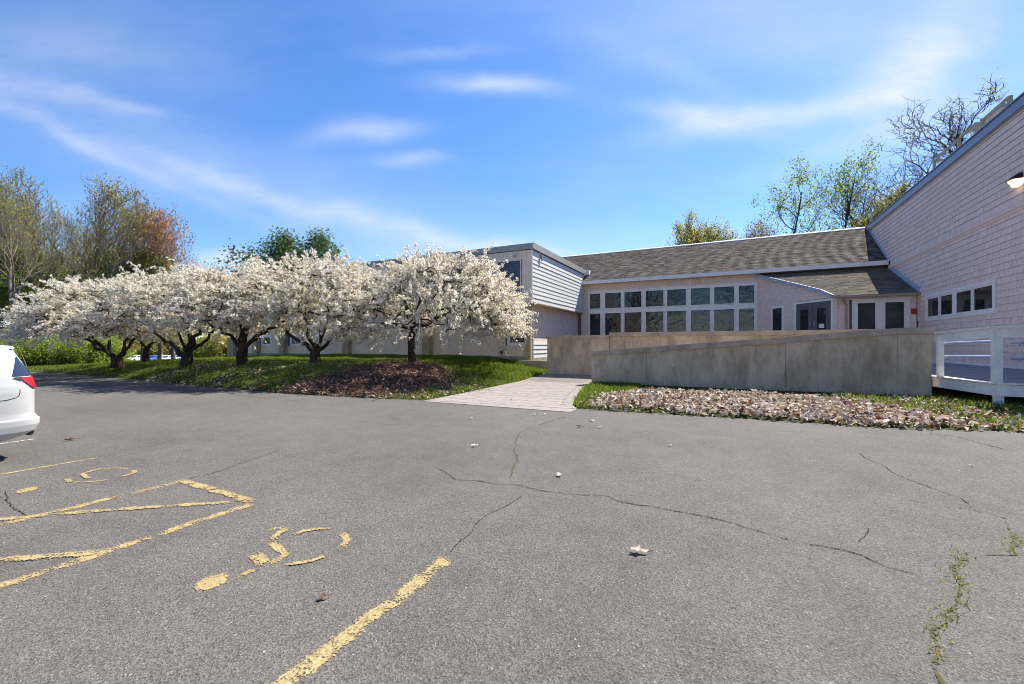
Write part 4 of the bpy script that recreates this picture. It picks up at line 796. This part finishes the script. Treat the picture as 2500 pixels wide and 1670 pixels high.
tree_kind('olive_round', 106, 'leaf_olive', 'bark_black', 'all', .20, .85, 2, tipf=.016, height=14, spread=6.2, trunk_r=.26, n1=18, clear=.2, angle=40, crook=.12, multi=2, levels=4)
tree_kind('forked', 107, 'leaf_green', 'bark_black', 'all', .26, .8, 4, height=20, spread=6.5, trunk_r=.30, n1=9, clear=.45, angle=44, crook=.24, levels=3)
tree_kind('gnarled', 108, 'leaf_olive', 'bark_black', 'all', .15, .4, 1, fan=3, tipf=.02, height=20, spread=8.5, trunk_r=.38, n1=13, clear=.35, angle=46, crook=.24)
tree_kind('pinkish', 109, 'leaf_pink', 'bark_pale', 'all', .18, .8, 1, height=12, spread=4.8, trunk_r=.18, n1=14, clear=.25, angle=40)
def plant(key, label, px, t, ytop, rz=None, group=None, base=None, wide=1.0, name='tree'):
    x, y = ondepth(px, t); zb = float(ground_z(x, y)) if base is None else base; tm, cm = KINDS[key]; hgt = max(v.co.z for v in tm.vertices); s = (zof(ytop, t) - zb) / hgt
    r = thing(name, label, 'tree', (x, y, zb), (px * .731 + t * .37) % 6.283 if rz is None else rz, group); r.scale = (s * wide, s * wide, s)
    link('trunk', tm, r); link('crown', cm, r); return r
WG = 'bare spring trees of the wood on the left'
for (key, lab, px, t, yt, w) in [
    ('bare_tall', 'tall bare tree at the far left edge of the wood, behind the white car', 12, 46, 378, 1.0), ('bare_wide', 'bare tree with a thick grey trunk just right of the white car roof', 62, 40, 425, .95), ('bare_tall', 'tall slim bare tree second highest at the left of the wood', 95, 52, 392, 1.0),
    ('bare_wide', 'bare tree with long upswept limbs in the middle of the wood', 165, 50, 395, 1.0), ('bare_tall', 'bare tree with a fork high above the leftmost blossom', 215, 48, 436, 1.1), ('bare_wide', 'bare outer tree leaning over the gap before the orange maple', 250, 54, 455, .9),
    ('bare_tall', 'thin bare tree deep in the wood behind the first trunks', 40, 66, 500, 1.2), ('bare_wide', 'grey hazy bare tree at the back of the wood', 130, 70, 510, 1.2), ('leafy_low', 'low leafy green tree at the foot of the wood behind the car', 20, 48, 600, 1.5),
    ('leafy_low', 'low leafy green tree under the bare trees left of the maple', 190, 58, 590, 1.6), ('leafy_low', 'yellow green leafy tree filling the gap between the bare trunks', 105, 60, 600, 1.7), ('leafy_low', 'small yellow green tree before the orange maple trunk', 285, 55, 610, 1.5), ('bare_tall', 'bare tree out of line at the far left', -60, 48, 440, 1.0)]: plant(key, lab, px, t, yt, group=WG, wide=w)
plant('orange', 'orange tinged maple with a broad crown right of the bare wood', 345, 54, 478, wide=.9); plant('orange', 'lower orange maple with a round crown, rightmost in the wood', 425, 56, 525, wide=1.1); plant('leafy_low', 'yellow green leafy tree below the orange maples above the blossom', 395, 56, 668, wide=1.7)
plant('dark', 'deep green broadleaf tree rising behind the crab apples, left crown', 650, 44, 545, wide=1.35); plant('dark', 'deep green broadleaf tree rising behind the crab apples, right crown', 735, 45, 548, wide=1.3)
plant('olive_round', 'round olive green tree behind the gabled roof', 1725, 52, 520, wide=1.0); plant('pinkish', 'small pinkish budding tree right of the round olive tree', 1800, 60, 540, wide=1.0)
plant('forked', 'tall dark forked tree with a green tuft above the roof ridge', 1962, 48, 415, rz=.8, wide=.95); plant('forked', 'upright dark tree with green top beside the forked one', 2035, 52, 380, rz=2.0, wide=.8); plant('olive_round', 'many stemmed olive tree nearest the hall roof corner', 2128, 52, 462, rz=1., wide=.9); plant('pinkish', 'thin bare sapling poking above the ridge', 1895, 50, 535, wide=.8)
plant('gnarled', 'large gnarled bare tree rising behind the hall roof', 2275, 48, 335, rz=.6, wide=1.15); plant('gnarled', 'bare crooked tree at the right edge above the hall roof', 2400, 50, 290, rz=2.6, wide=1.1); plant('gnarled', 'low bare branches of a tree left of the gnarled one above the hall roof', 2200, 54, 455, rz=4.0, wide=.8)
# trees beyond the near side of the lot: the hall and wing windows mirror them
for i, (x, y, k, h) in enumerate([(-30, -34, 'bare_wide', .9), (-19, -38, 'olive_round', 1.0), (-9, -33, 'bare_tall', .85), (1, -37, 'forked', .9), (11, -34, 'leafy_low', 1.3), (20, -38, 'bare_wide', 1.), (31, -35, 'olive_round', 1.)]):
    r = thing('tree', 'tree across the lot seen only as a reflection in the wing windows', 'tree', (x, y, -.12), i * 1.1, 'trees mirrored in the windows'); r.scale = (h,) * 3; tm, cm = KINDS[k]; link('trunk', tm, r); link('crown', cm, r)
# shrubs along the left edge and behind the crab apples
def shrub_mesh(seed, rx, ry, h, n, size, mat):
    rg = np.random.default_rng(seed); lobes = rg.uniform(-1, 1, (14, 3)) * np.array([rx * .75, ry * .7, 0]) + np.array([0, 0, 1]) * rg.uniform(.15, .75, (14, 1)) * h; i = rg.integers(0, 14, n); C = lobes[i] + unit(rg.normal(size=(n, 3))) * (rg.random((n, 1)) ** .45) * np.array([rx * .42, ry * .42, h * .34]); C[:, 2] = np.abs(C[:, 2])
    return quads_mesh('foliage', leaf_quads(C, rg.uniform(.6, 1.3, n) * size, rg, .4, .6), M[mat], np.clip(rg.normal(.5, .25, n) + .15 * (C[:, 2] / h - .5), 0, 1))
def stems_mesh(seed, rx, h):
    rg = np.random.default_rng(seed); S0 = np.zeros((24, 3)); S0[:, :2] = rg.normal(0, rx * .3, (24, 2)); S1 = S0 + np.stack([rg.normal(0, rx * .35, 24), rg.normal(0, rx * .25, 24), rg.uniform(.5, .95, 24) * h], -1); return tubes('stems', S0, S1, np.full(24, .035), np.full(24, .012), M['bark_pale'], 4)
SHM = [(shrub_mesh(201 + i, 2.2, 1.6, 2.6, 9000, .13, m), stems_mesh(211 + i, 2.2, 2.6)) for i, m in enumerate(('leaf_lime', 'leaf_green', 'leaf_lime'))]
SHF = [(shrub_mesh(231 + i, 3.2, 2.4, 4.2, 5000, .30, m), stems_mesh(241 + i, 3.2, 4.2)) for i, m in enumerate(('leaf_olive', 'leaf_lime', 'leaf_orange'))]
for i, (px, t, k, s, lab) in enumerate([(25, 33, 1, 1.0, 'dark leaning green shrub hidden behind the white car'), (78, 32, 0, .95, 'lime green shrub just right of the white car window'), (118, 33.5, 2, 1.0, 'lime green shrub between the two nearest grey trunks'), (165, 32.5, 0, .85, 'bushy lime shrub right of the grey trunk under the blossom'),
    (205, 33, 1, .95, 'fresh green shrub left of the splayed crab apple trunk'), (245, 34, 2, .9, 'lime shrub touching the splayed crab apple trunk'), (-20, 32, 0, 1.1, 'lime shrub at the picture edge behind the car')]):
    x, y = ondepth(px, t); r = thing('shrub', lab, 'shrub', (x, y, float(ground_z(x, y))), i * 1.3, 'lime green shrubs at the wood edge'); r.scale = (s,) * 3; link('foliage', SHM[k][0], r); link('stems', SHM[k][1], r)
for i, (px, t, k, s, lab) in enumerate([(300, 100, 0, 1.6, 'distant olive bush left of the far parked cars'), (345, 112, 1, 1.6, 'distant yellow green bush above the far parked cars'), (385, 116, 2, 1.5, 'distant orange tinged bush above the far parked cars'), (425, 112, 0, 1.6, 'distant olive bush behind the three limbed crab apple'), (470, 104, 1, 1.5, 'distant lime bush right of the three limbed crab apple'),
    (515, 90, 1, 1.5, 'distant lime bush left of the ochre end wall'), (545, 84, 0, 1.5, 'distant olive bush beside the ochre end wall'), (260, 90, 1, 1.5, 'distant green bush behind the splayed crab apple')]):
    x, y = ondepth(px, t); r = thing('bush', lab, 'bush', (x, y, float(ground_z(x, y))), i * .9, 'distant bushes beyond the far parked cars'); r.scale = (s,) * 3; link('foliage', SHF[k][0], r); link('stems', SHF[k][1], r)

# ------------------------------------------------------------------ grass, leaf litter, loose leaves
def inpoly_np(X, Y, P):
    c = np.zeros(len(X), bool); j = len(P) - 1
    for i in range(len(P)):
        xi, yi = P[i]; xj, yj = P[j]; c ^= ((yi > Y) != (yj > Y)) & (X < (xj - xi) * (Y - yi) / (yj - yi + 1e-12) + xi); j = i
    return c
def topix(X, Y, Z):
    dx = X * RGT[0] + Y * RGT[1]; dy = X * FWD[0] + Y * FWD[1]; return PX0 + FPX * dx / dy, PY0 - FPX * (Z - H) / dy, dy
def world_poly(pts, z): return [gp(px, py, z) for px, py in pts]
MULCH = [(-14.3, 9.55), (-12.2, 12.1), (-10.9, 13.7), (-11.2, 15.6), (-12.6, 15.3), (-9.7, 13.8), (-8.6, 12.2), (-8.9, 10.6), (-10.3, 9.75)]
MULCH = [(-13.9, 9.45), (-13.0, 11.2), (-12.8, 13.2), (-13.0, 15.0), (-11.9, 15.5), (-10.6, 14.9), (-9.7, 13.4), (-9.1, 11.6), (-9.9, 10.0), (-11.5, 9.75)]
PILE = [(-3.1, 10.75), (-1.6, 10.95), (.6, 10.95), (2.9, 10.85), (4.3, 11.5), (3.6, 13.2), (2.2, 14.6), (-.2, 14.9), (-2.4, 14.2), (-3.2, 12.6)]
GR = np.random.default_rng(77)
def grass_patch(n, x0, x1, y0, y1, hmin, hmax, dens=None):
    X = GR.uniform(x0, x1, n); Y = GR.uniform(y0, y1, n); d = Y - lot_edge(X); ok = (d > .05 + .12 * GR.random(n))
    ok &= ~((X > -7.95) & (X < walk_right(Y) + .04) & (Y < 21)); ok &= ~((Y > 22.0) & (X > -38.1) & (X < -9.6)); ok &= ~((X > -4.9) & (Y > 16.7)); ok &= ~((X > -8) & (Y > 19.3)); ok &= ~((X > -39.4) & (X < -37.9) & (Y > 22.3))
    inm = inpoly_np(X, Y, MULCH); ok &= ~(inm & (GR.random(n) < .93)); inp = inpoly_np(X, Y, PILE); ok &= ~(inp & (GR.random(n) < .9))
    if dens is not None: ok &= GR.random(n) < dens(X, Y)
    patch = np.sin(X * 1.9 + 1.3 * np.sin(Y * 1.1)) * np.sin(Y * 2.3 + X * .7); ok &= GR.random(n) < .72 + .28 * patch
    X, Y = X[ok], Y[ok]; Z = ground_z(X, Y); k = len(X); a = GR.uniform(0, 6.283, k); h = GR.uniform(hmin, hmax, k) * (1 + .35 * patch[ok]); w = GR.uniform(.010, .022, k) * (hmax / .12) ** .5; lean = GR.normal(0, .45, (k, 2)) * h[:, None]
    B = np.stack([X, Y, Z - .02], -1); s = np.stack([np.cos(a) * w, np.sin(a) * w, a * 0], -1); tip = B + np.concatenate([lean, h[:, None]], 1)
    return np.stack([B - s, B + s, tip], 1).reshape(-1, 3), np.clip(GR.normal(.45, .2, k) + .12 * patch[ok], 0, 1)
G = [grass_patch(150000, -22, -7.6, 9.5, 22.1, .05, .13), grass_patch(90000, -46, -22, 9.8, 24, .06, .15), grass_patch(19000, -4.9, 8.2, 10.4, 16.7, .06, .15, lambda X, Y: np.where((X < -2.9) | (X > 2.6), 1, .12)), grass_patch(9000, 2.8, 8.2, 11.2, 15.2, .10, .24, lambda X, Y: np.clip((X - 2.4) / 1.5, 0, 1)), grass_patch(9000, -11, -7.9, 17, 22, .10, .22), grass_patch(40000, -75, -46, 8, 30, .1, .22), grass_patch(6000, -4.7, -2.8, 10.8, 16.6, .08, .16)]
GV = np.concatenate([g[0] for g in G]); GRN = np.concatenate([g[1] for g in G])
tag(link('grass', mesh_np('grass', GV, np.arange(len(GV)).reshape(-1, 3), M['grass'], rnd=GRN)), 'short green grass on the bank and beside the leaves', 'grass', kind='stuff')
def leaves(name, n, poly, size, mat, mean, sd, lift, label, spread=.0, heap=0.0, ring=0):
    P = np.array(poly); c = P.mean(0); x0, y0 = P.min(0) - 1.0; x1, y1 = P.max(0) + 1.0; X = GR.uniform(x0, x1, n * 3); Y = GR.uniform(y0, y1, n * 3); ok = inpoly_np(X, Y, poly)
    Xs, Ys = X + GR.normal(0, spread, n * 3), Y + GR.normal(0, spread, n * 3); ok &= (Ys - lot_edge(Xs) > -.12) & ~((Xs > -7.95) & (Xs < walk_right(Ys) + .0)); X, Y = Xs[ok][:n], Ys[ok][:n]; k = len(X)
    h = heap * (.5 + .5 * np.sin(X * 2.1) * np.sin(Y * 1.7 + 1)); Z = np.maximum(ground_z(X, Y), 0) + lift * GR.random(k) + h + .012
    C = np.stack([X, Y, Z], -1); nr = unit(GR.normal(0, .75, (k, 3)) + np.array([0, 0, 1.])); S = (.45 + .95 * GR.random(k) ** 1.5) * size * 1.15; d = unit(GR.normal(size=(k, 3))); a = unit(np.cross(nr, d)); b = np.cross(nr, a); f = GR.uniform(.1, .45, k)[:, None]; S = S[:, None] / 2
    V = np.stack([C - a * S, C - b * S * .55 + nr * S * f, C - a * S * .1 - nr * S * .1, C + b * S * .55 + nr * S * f, C + a * S], 1); base = np.arange(k)[:, None] * 5
    Q = np.concatenate([base + np.array([[0, 1, 2]]), base + np.array([[0, 2, 3]]), base + np.array([[1, 4, 2]]), base + np.array([[3, 2, 4]])], 1).reshape(-1, 3); r = np.clip(GR.normal(mean, sd, k), 0, 1)
    return tag(link(name, mesh_np(name, V.reshape(-1, 3), Q, M[mat], rnd=np.repeat(r, 4))), label, 'leaves', kind='stuff')
leaves('leaf_litter', 8500, PILE, .125, 'litter', .68, .30, .10, 'sunlit pile of bleached brown leaves in front of the ramp wall', .25, .05)
leaves('leaf_litter', 2600, [(2.0, 10.9), (7.5, 11.8), (7.5, 13), (5.2, 15.6), (2.8, 15.6)], .11, 'litter', .6, .25, .12, 'scattered dry leaves in the grass by the deck', .2)
leaves('leaf_litter', 11000, MULCH, .10, 'mulch', .52, .26, .07, 'dark red brown leaf litter under the nearest crab apple', .40, .04)
leaves('leaf_litter', 1700, [(-10.6, 9.8), (-8.1, 10.4), (-8.0, 13.5), (-9.4, 15.5), (-10.3, 13)], .10, 'litter', .55, .25, .04, 'pale dry leaves strewn on grass beside the paved walk', .2)
leaves('leaf_litter', 2600, [(-24, 9.9), (-13.6, 9.5), (-13, 14), (-24, 13.5)], .085, 'litter', .65, .2, .05, 'pale leaves and petals scattered over the left grass bank', .3)
# loose leaves on the asphalt
def loose_leaf(label, px, py, size, rz, mat='litter', mean=.8):
    x, y = gp(px, py); n = 11; V = []; 
    for i in range(n): a = 6.2832 * i / n; r = size / 2 * (1.0 if i % 2 == 0 else .55) * (1.25 if i == 0 else 1) * random.uniform(.85, 1.1); V.append((math.cos(a) * r, math.sin(a) * r * .7, .012 + .30 * size * abs(math.sin(a + .4)) * random.uniform(.4, 1)))
    V.append((0, 0, .008)); T = [(i, (i + 1) % n, n) for i in range(n)]
    o = link('fallen_leaf', mesh_np('fallen_leaf', V, T, M[mat], rnd=[mean + random.uniform(-.08, .08)] * n), loc=(x, y, .004)); o.rotation_euler = (0, 0, rz); tag(o, label, 'leaf', 'loose leaves on the asphalt')
    st = MB().tube([(size * .55, 0, .012), (size * .85, .01, .02)], .004, 5).build('stalk', M['bark_pale'], o); return o
for a in [('large curled pale leaf lying alone on the open asphalt', 1556, 1351, .15, .4), ('curled white leaf beyond the long crack in the asphalt', 1366, 1163, .13, 2.0), ('flat tan leaf left of the mossy crack', 1158, 1091, .13, 1.0), ('dark small leaf near the paved walk corner', 1414, 1043, .12, .2, 'mulch', .2), ('thin pale leaf lying nearest the leaf pile edge', 1446, 1029, .14, 2.6),
          ('small pale leaf right of the dark one', 1464, 1045, .10, 1.2), ('thin white leaf lying before the walk on the left', 1148, 1023, .14, .3), ('dark curled leaf between the white car and the bank', 168, 1076, .14, 1.1, 'mulch', .3), ('tiny red brown leaf between wheelchair symbol and long yellow line', 786, 1464, .07, .8, 'mulch', .5), ('tiny pale leaf on bare asphalt before the leaf pile', 1635, 1089, .08, .5),
          ('pale leaf on the asphalt just off the walk edge', 1304, 1014, .11, .9), ('pale leaf beside its twin just off the walk edge', 1331, 1013, .11, 2.2), ('small white leaf on asphalt before the deck', 2372, 1139, .07, .4), ('yellow leaf on the asphalt at the grass edge below the forked crab apple', 598, 947, .2, .3, 'litter', .7)]: loose_leaf(*a)
for lab, px, py in (('dark little leaf lying in the middle of the paved walk', 1248, 976), ('pale leaf lying on the upper part of the paved walk', 1203, 950)):
    x, y = gp(px, py, .03); o = loose_leaf(lab, px, py, .10, 1.0, 'mulch' if 'dark' in lab else 'litter', .3 if 'dark' in lab else .8); o.location = (x, y, float(walk_z(y)) + .014); o['group'] = 'leaves on the paved walk'
# tufts in the mossy crack
tx, tr_ = [], []
for px, py in [(1900 + x * .42735, 1000 + y * .42735) for x, y in [(1065, 835), (1040, 870), (1015, 905), (990, 940), (1025, 990), (1020, 1040), (1035, 1095), (970, 1155), (965, 1195), (935, 1240), (1340, 765), (1335, 815), (1345, 740), (900, 1300), (905, 1390)]]:
    cx, cy = gp(px, py)
    for _ in range(16): x, y = cx + random.gauss(0, .03), cy + random.gauss(0, .05); a = random.uniform(0, 6.28); h = random.uniform(.015, .045); tx += [(x - .004 * math.cos(a), y - .004 * math.sin(a), .004), (x + .004 * math.cos(a), y + .004 * math.sin(a), .004), (x + random.gauss(0, .02), y + random.gauss(0, .02), h)]; tr_.append(random.uniform(.4, 1))
tag(link('weeds', mesh_np('weeds', tx, np.arange(len(tx)).reshape(-1, 3), M['grass'], rnd=tr_)), 'tufts of weeds growing in the mossy asphalt crack', 'weeds', kind='stuff')

# ------------------------------------------------------------------ cars
lamp_red, t_, b_ = nodes('red_lamp_lens'); b_.inputs['Base Color'].default_value = (.42, .012, .02, 1); b_.inputs['Roughness'].default_value = .32; b_.inputs['Coat Weight'].default_value = .12; b_.inputs['Coat Roughness'].default_value = .2
tyre_m = paint('tyre_rubber', (.022, .022, .023), .1, 8, .85); chrome = paint('bright_metal', (.6, .6, .6), .03, 3, .25, 30, 0, metal=1); black_plastic = paint('black_plastic', (.03, .03, .032), .1, 8, .5)
tint = glass_mat('tinted_car_glass', (.012, .016, .035), 1.9, 0); lens = glass_mat('clear_lamp_lens', (.45, .46, .48), 1.5, 0)
def car_paint(name, c):
    m, t, b = nodes(name); b.inputs['Base Color'].default_value = (*c, 1); b.inputs['Roughness'].default_value = .28; b.inputs['Coat Weight'].default_value = .5; b.inputs['Coat Roughness'].default_value = .05; return m
VAN = dict(z=[.28, .33, .40, .50, .575, .60, .66, .80, .98, 1.06, 1.20, 1.40, 1.56, 1.635, 1.68, 1.70], w=[.86, .93, .97, .985, .99, .985, .985, .99, .985, .97, .93, .865, .80, .76, .62, .3],
           r=[2.20, 2.34, 2.46, 2.50, 2.50, 2.475, 2.445, 2.445, 2.445, 2.44, 2.41, 2.33, 2.26, 2.24, 1.9, 1.2], f=[-2.45, -2.55, -2.6, -2.62, -2.62, -2.61, -2.58, -2.5, -2.1, -1.75, -1.35, -1.0, -.72, -.55, -.3, .2])
SEDAN = dict(z=[.22, .3, .42, .55, .68, .8, .92, 1.0, 1.12, 1.28, 1.38, 1.43, 1.45], w=[.8, .88, .9, .9, .9, .89, .87, .83, .76, .68, .62, .5, .3],
             r=[2.2, 2.3, 2.34, 2.34, 2.32, 2.28, 2.1, 1.6, 1.35, 1.05, .85, .6, .3], f=[-2.2, -2.3, -2.34, -2.34, -2.3, -2.1, -1.3, -1.05, -.8, -.5, -.3, -.1, .0])
def car(name, label, cat, S, loc, rz, color, detail=True, group=None):
    root = thing(name, label, cat, loc, rz, group); ex = 8.0
    g = lambda k, z: float(np.interp(z, S['z'], S[k]))
    def X(y, z): f, r = g('f', z), g('r', z); c, l = (f + r) / 2, (r - f) / 2; q = min(abs((y - c) / l), .9999); return g('w', z) * (1 - q ** ex) ** (1 / ex)
    def X2(y, z, o): f, r = g('f', z), g('r', z); c, l = (f + r) / 2, (r - f) / 2 + o; q = min(abs((y - c) / l), .99999); return (g('w', z) + o) * (1 - q ** ex) ** (1 / ex)
    def Y(x, z, end): f, r = g('f', z), g('r', z); c, l = (f + r) / 2, (r - f) / 2; q = min(abs(x / g('w', z)), .9999); return c + end * l * (1 - q ** ex) ** (1 / ex)
    nth = 256 if detail else 48; V = []; zs = np.unique(np.concatenate([np.interp(np.linspace(0, len(S['z']) - 1, (len(S['z']) - 1) * (6 if detail else 2) + 1), range(len(S['z'])), S['z'])]))
    for z in zs:
        f, r, w = g('f', z), g('r', z), g('w', z)
        for k in range(nth): a = 6.28318 * k / nth; c, s = math.cos(a), math.sin(a); V.append((w * math.copysign(abs(c) ** (2 / ex), c), (f + r) / 2 + (r - f) / 2 * math.copysign(abs(s) ** (2 / ex), s), z))
    n = len(zs); Q = [(i * nth + k, i * nth + (k + 1) % nth, (i + 1) * nth + (k + 1) % nth, (i + 1) * nth + k) for i in range(n - 1) for k in range(nth)]
    me = bpy.data.meshes.new('body'); me.from_pydata(V, [], Q + [tuple(range((n - 1) * nth, n * nth)), tuple(reversed(range(nth)))]); me.materials.append(color); me.polygons.foreach_set('use_smooth', np.ones(len(Q) + 2, bool)); me.update(); link('body', me, root)
    def patch(nm, fn, m, nu=8, nv=4, parent=root):
        V = [fn(i / nu, j / nv) for j in range(nv + 1) for i in range(nu + 1)]; Q = [(j * (nu + 1) + i, j * (nu + 1) + i + 1, (j + 1) * (nu + 1) + i + 1, (j + 1) * (nu + 1) + i) for j in range(nv) for i in range(nu)]
        return link(nm, mesh_np(nm, V, Q, m, smooth=True), parent)
    van = S is VAN; zb, zt = (1.09, 1.52) if van else (1.0, 1.33)
    for sx in (1, -1):
        side = lambda y, z, o=.006: (sx * X2(y, z, o), y, z)
        spans = [(-1.0, -.05, -.55), (.02, .98, .02), (1.05, 1.92, 1.05)] if van else [(-.85, .1, -.35), (.16, 1.2, .16)]
        for y0, y1, yt in spans: patch('side_window', lambda u, v, y0=y0, y1=y1, yt=yt: side((y0 + (yt - y0) * v) + ((y1 if van or y1 < 1 else y1 - .35 * v) - (y0 + (yt - y0) * v)) * u, zb + (zt - zb) * v), tint)
        if van:
            patch('quarter_window', lambda u, v: side(2.155 + .07 * v + (2.40 - 2.155 - (.245 - .02) * v) * u * (1 - v * .12), 1.205 + .27 * v), tint, 16, 10)
            patch('tail_lamp', lambda u, v: side(2.25 + .172 * u, 1.19 - (.02 + .15 * min(1, u * 1.25) ** .8) * v, .012), lamp_red, 20, 10); patch('lamp_bezel', lambda u, v: side(2.165 + .09 * u, 1.192 - (.012 + .045 * u) * v, .010), black_plastic, 10, 8)
        for y in ((-1.62, 1.42) if van else (-1.45, 1.35)):
            rad = .36 if van else .32; arch = MB(); arch.tube([(sx * (g('w', .5) - .10), y, rad), (sx * (g('w', .5) + .004), y, rad)], rad + .05, 28); arch.build('wheel_arch', black_plastic, root)
            wl = MB(); wl.tube([(sx * (g('w', .5) - .2), y, rad), (sx * (g('w', .5) + .010), y, rad), (sx * (g('w', .5) + .018), y, rad)], [rad, rad, rad - .03], 28); wh = wl.build('wheel', tyre_m, root)
            rm = MB(); rm.tube([(sx * (g('w', .5) + .0), y, rad), (sx * (g('w', .5) + .024), y, rad)], rad * .62, 20); [rm.bar((sx * (g('w', .5) + .026), y, rad), (sx * (g('w', .5) + .026), y + rad * .6 * math.cos(q), rad + rad * .6 * math.sin(q)), .05, .02, up=(1, 0, 0)) for q in np.arange(5) * 1.2566]; rm.build('rim', chrome, wh)
        if detail:
            for y in (-.2, .85): MB().bar((sx * (X(y, .99) + .025), y - .1, .99), (sx * (X(y, .99) + .025), y + .1, .99), .02, .03).build('door_handle', color, root)
            mr = MB(); mr.hexa([(sx * .98, -1.0, 1.06), (sx * 1.16, -1.02, 1.06), (sx * 1.16, -.9, 1.06), (sx * .98, -.88, 1.06)], [(sx * .96, -.98, 1.2), (sx * 1.14, -1.0, 1.2), (sx * 1.14, -.9, 1.2), (sx * .96, -.88, 1.2)]); bevel(mr.build('mirror', color, root), .02)
            patch('head_lamp', lambda u, v: (sx * (.5 + .4 * u), Y(.5 + .4 * u, .74 + .1 * v, -1) - .006, .74 + .1 * v), lens)
            gap = [(2.222, 1.02), (2.222, .97), (2.212, .93), (2.18, .905), (2.1, .885), (1.95, .87), (1.86, .80), (1.82, .72)]; MB().tube([(sx * (X(y, z) + .001), y, z) for y, z in gap], .0045, 5).build('panel_gap', black_plastic, root)
    patch('windscreen', lambda u, v: ((2 * u - 1) * (g('w', zb + (zt - zb) * v) * .86), Y((2 * u - 1) * g('w', zb + (zt - zb) * v) * .86, zb + (zt - zb) * v, -1) - .006, zb + (zt - zb) * v), tint)
    patch('rear_window', lambda u, v: ((2 * u - 1) * (g('w', zb + .1 + (zt - zb - .1) * v) * .84), Y((2 * u - 1) * g('w', zb + .1 + (zt - zb - .1) * v) * .84, zb + .1 + (zt - zb - .1) * v, 1) + .006, zb + .1 + (zt - zb - .1) * v), tint)
    if detail:
        sp = MB(); sp.hexa([(-.74, 1.95, 1.585), (.74, 1.95, 1.585), (.70, 2.23, 1.592), (-.70, 2.23, 1.592)], [(-.70, 1.95, 1.665), (.70, 1.95, 1.665), (.66, 2.235, 1.625), (-.66, 2.235, 1.625)]); bevel(sp.build('rear_spoiler', color, root), .02, 3)
        for sx in (1, -1): patch('tail_lamp', lambda u, v: (sx * (.48 + .30 * u), Y(.48 + .30 * u, 1.05 + .13 * v, 1) + .008, 1.05 + .13 * v), lamp_red)
        MB().box(-.26, .26, 2.452, 2.462, .78, .92).build('number_plate', M['white'], root); MB().tube([(-.6, 2.40, .35), (.6, 2.40, .35)], .05, 8).build('bumper_trim', black_plastic, root)
    return root
car('white_minivan', 'white minivan at the left edge with a dark quarter window and red tail lamp', 'minivan', VAN, (-9.88, .09, 0), 0, car_paint('white_car_paint', (.50, .50, .49)))
for i, (px, t, rz, c, lab) in enumerate([(332, 93, .5, (.75, .76, .78), 'distant white car, leftmost of the far parked cars'), (373, 92, .7, (.06, .09, .28), 'distant dark blue car right of the slender trunk'), (392, 96, .6, (.5, .53, .6), 'distant silver car right of the dark blue one'), (408, 92, .65, (.72, .74, .78), 'distant pale car in the middle of the far row'), (425, 95, .6, (.3, .36, .55), 'distant grey blue car by the three limbed crab apple'), (487, 96, .6, (.7, .7, .7), 'distant white car seen through the gap left of the wing')]):
    x, y = ondepth(px, t); car('parked_car', lab, 'car', SEDAN, (x, y, float(ground_z(x, y)) + .02), rz, car_paint('far_car_paint', c), False, 'cars parked far away beyond the grass')
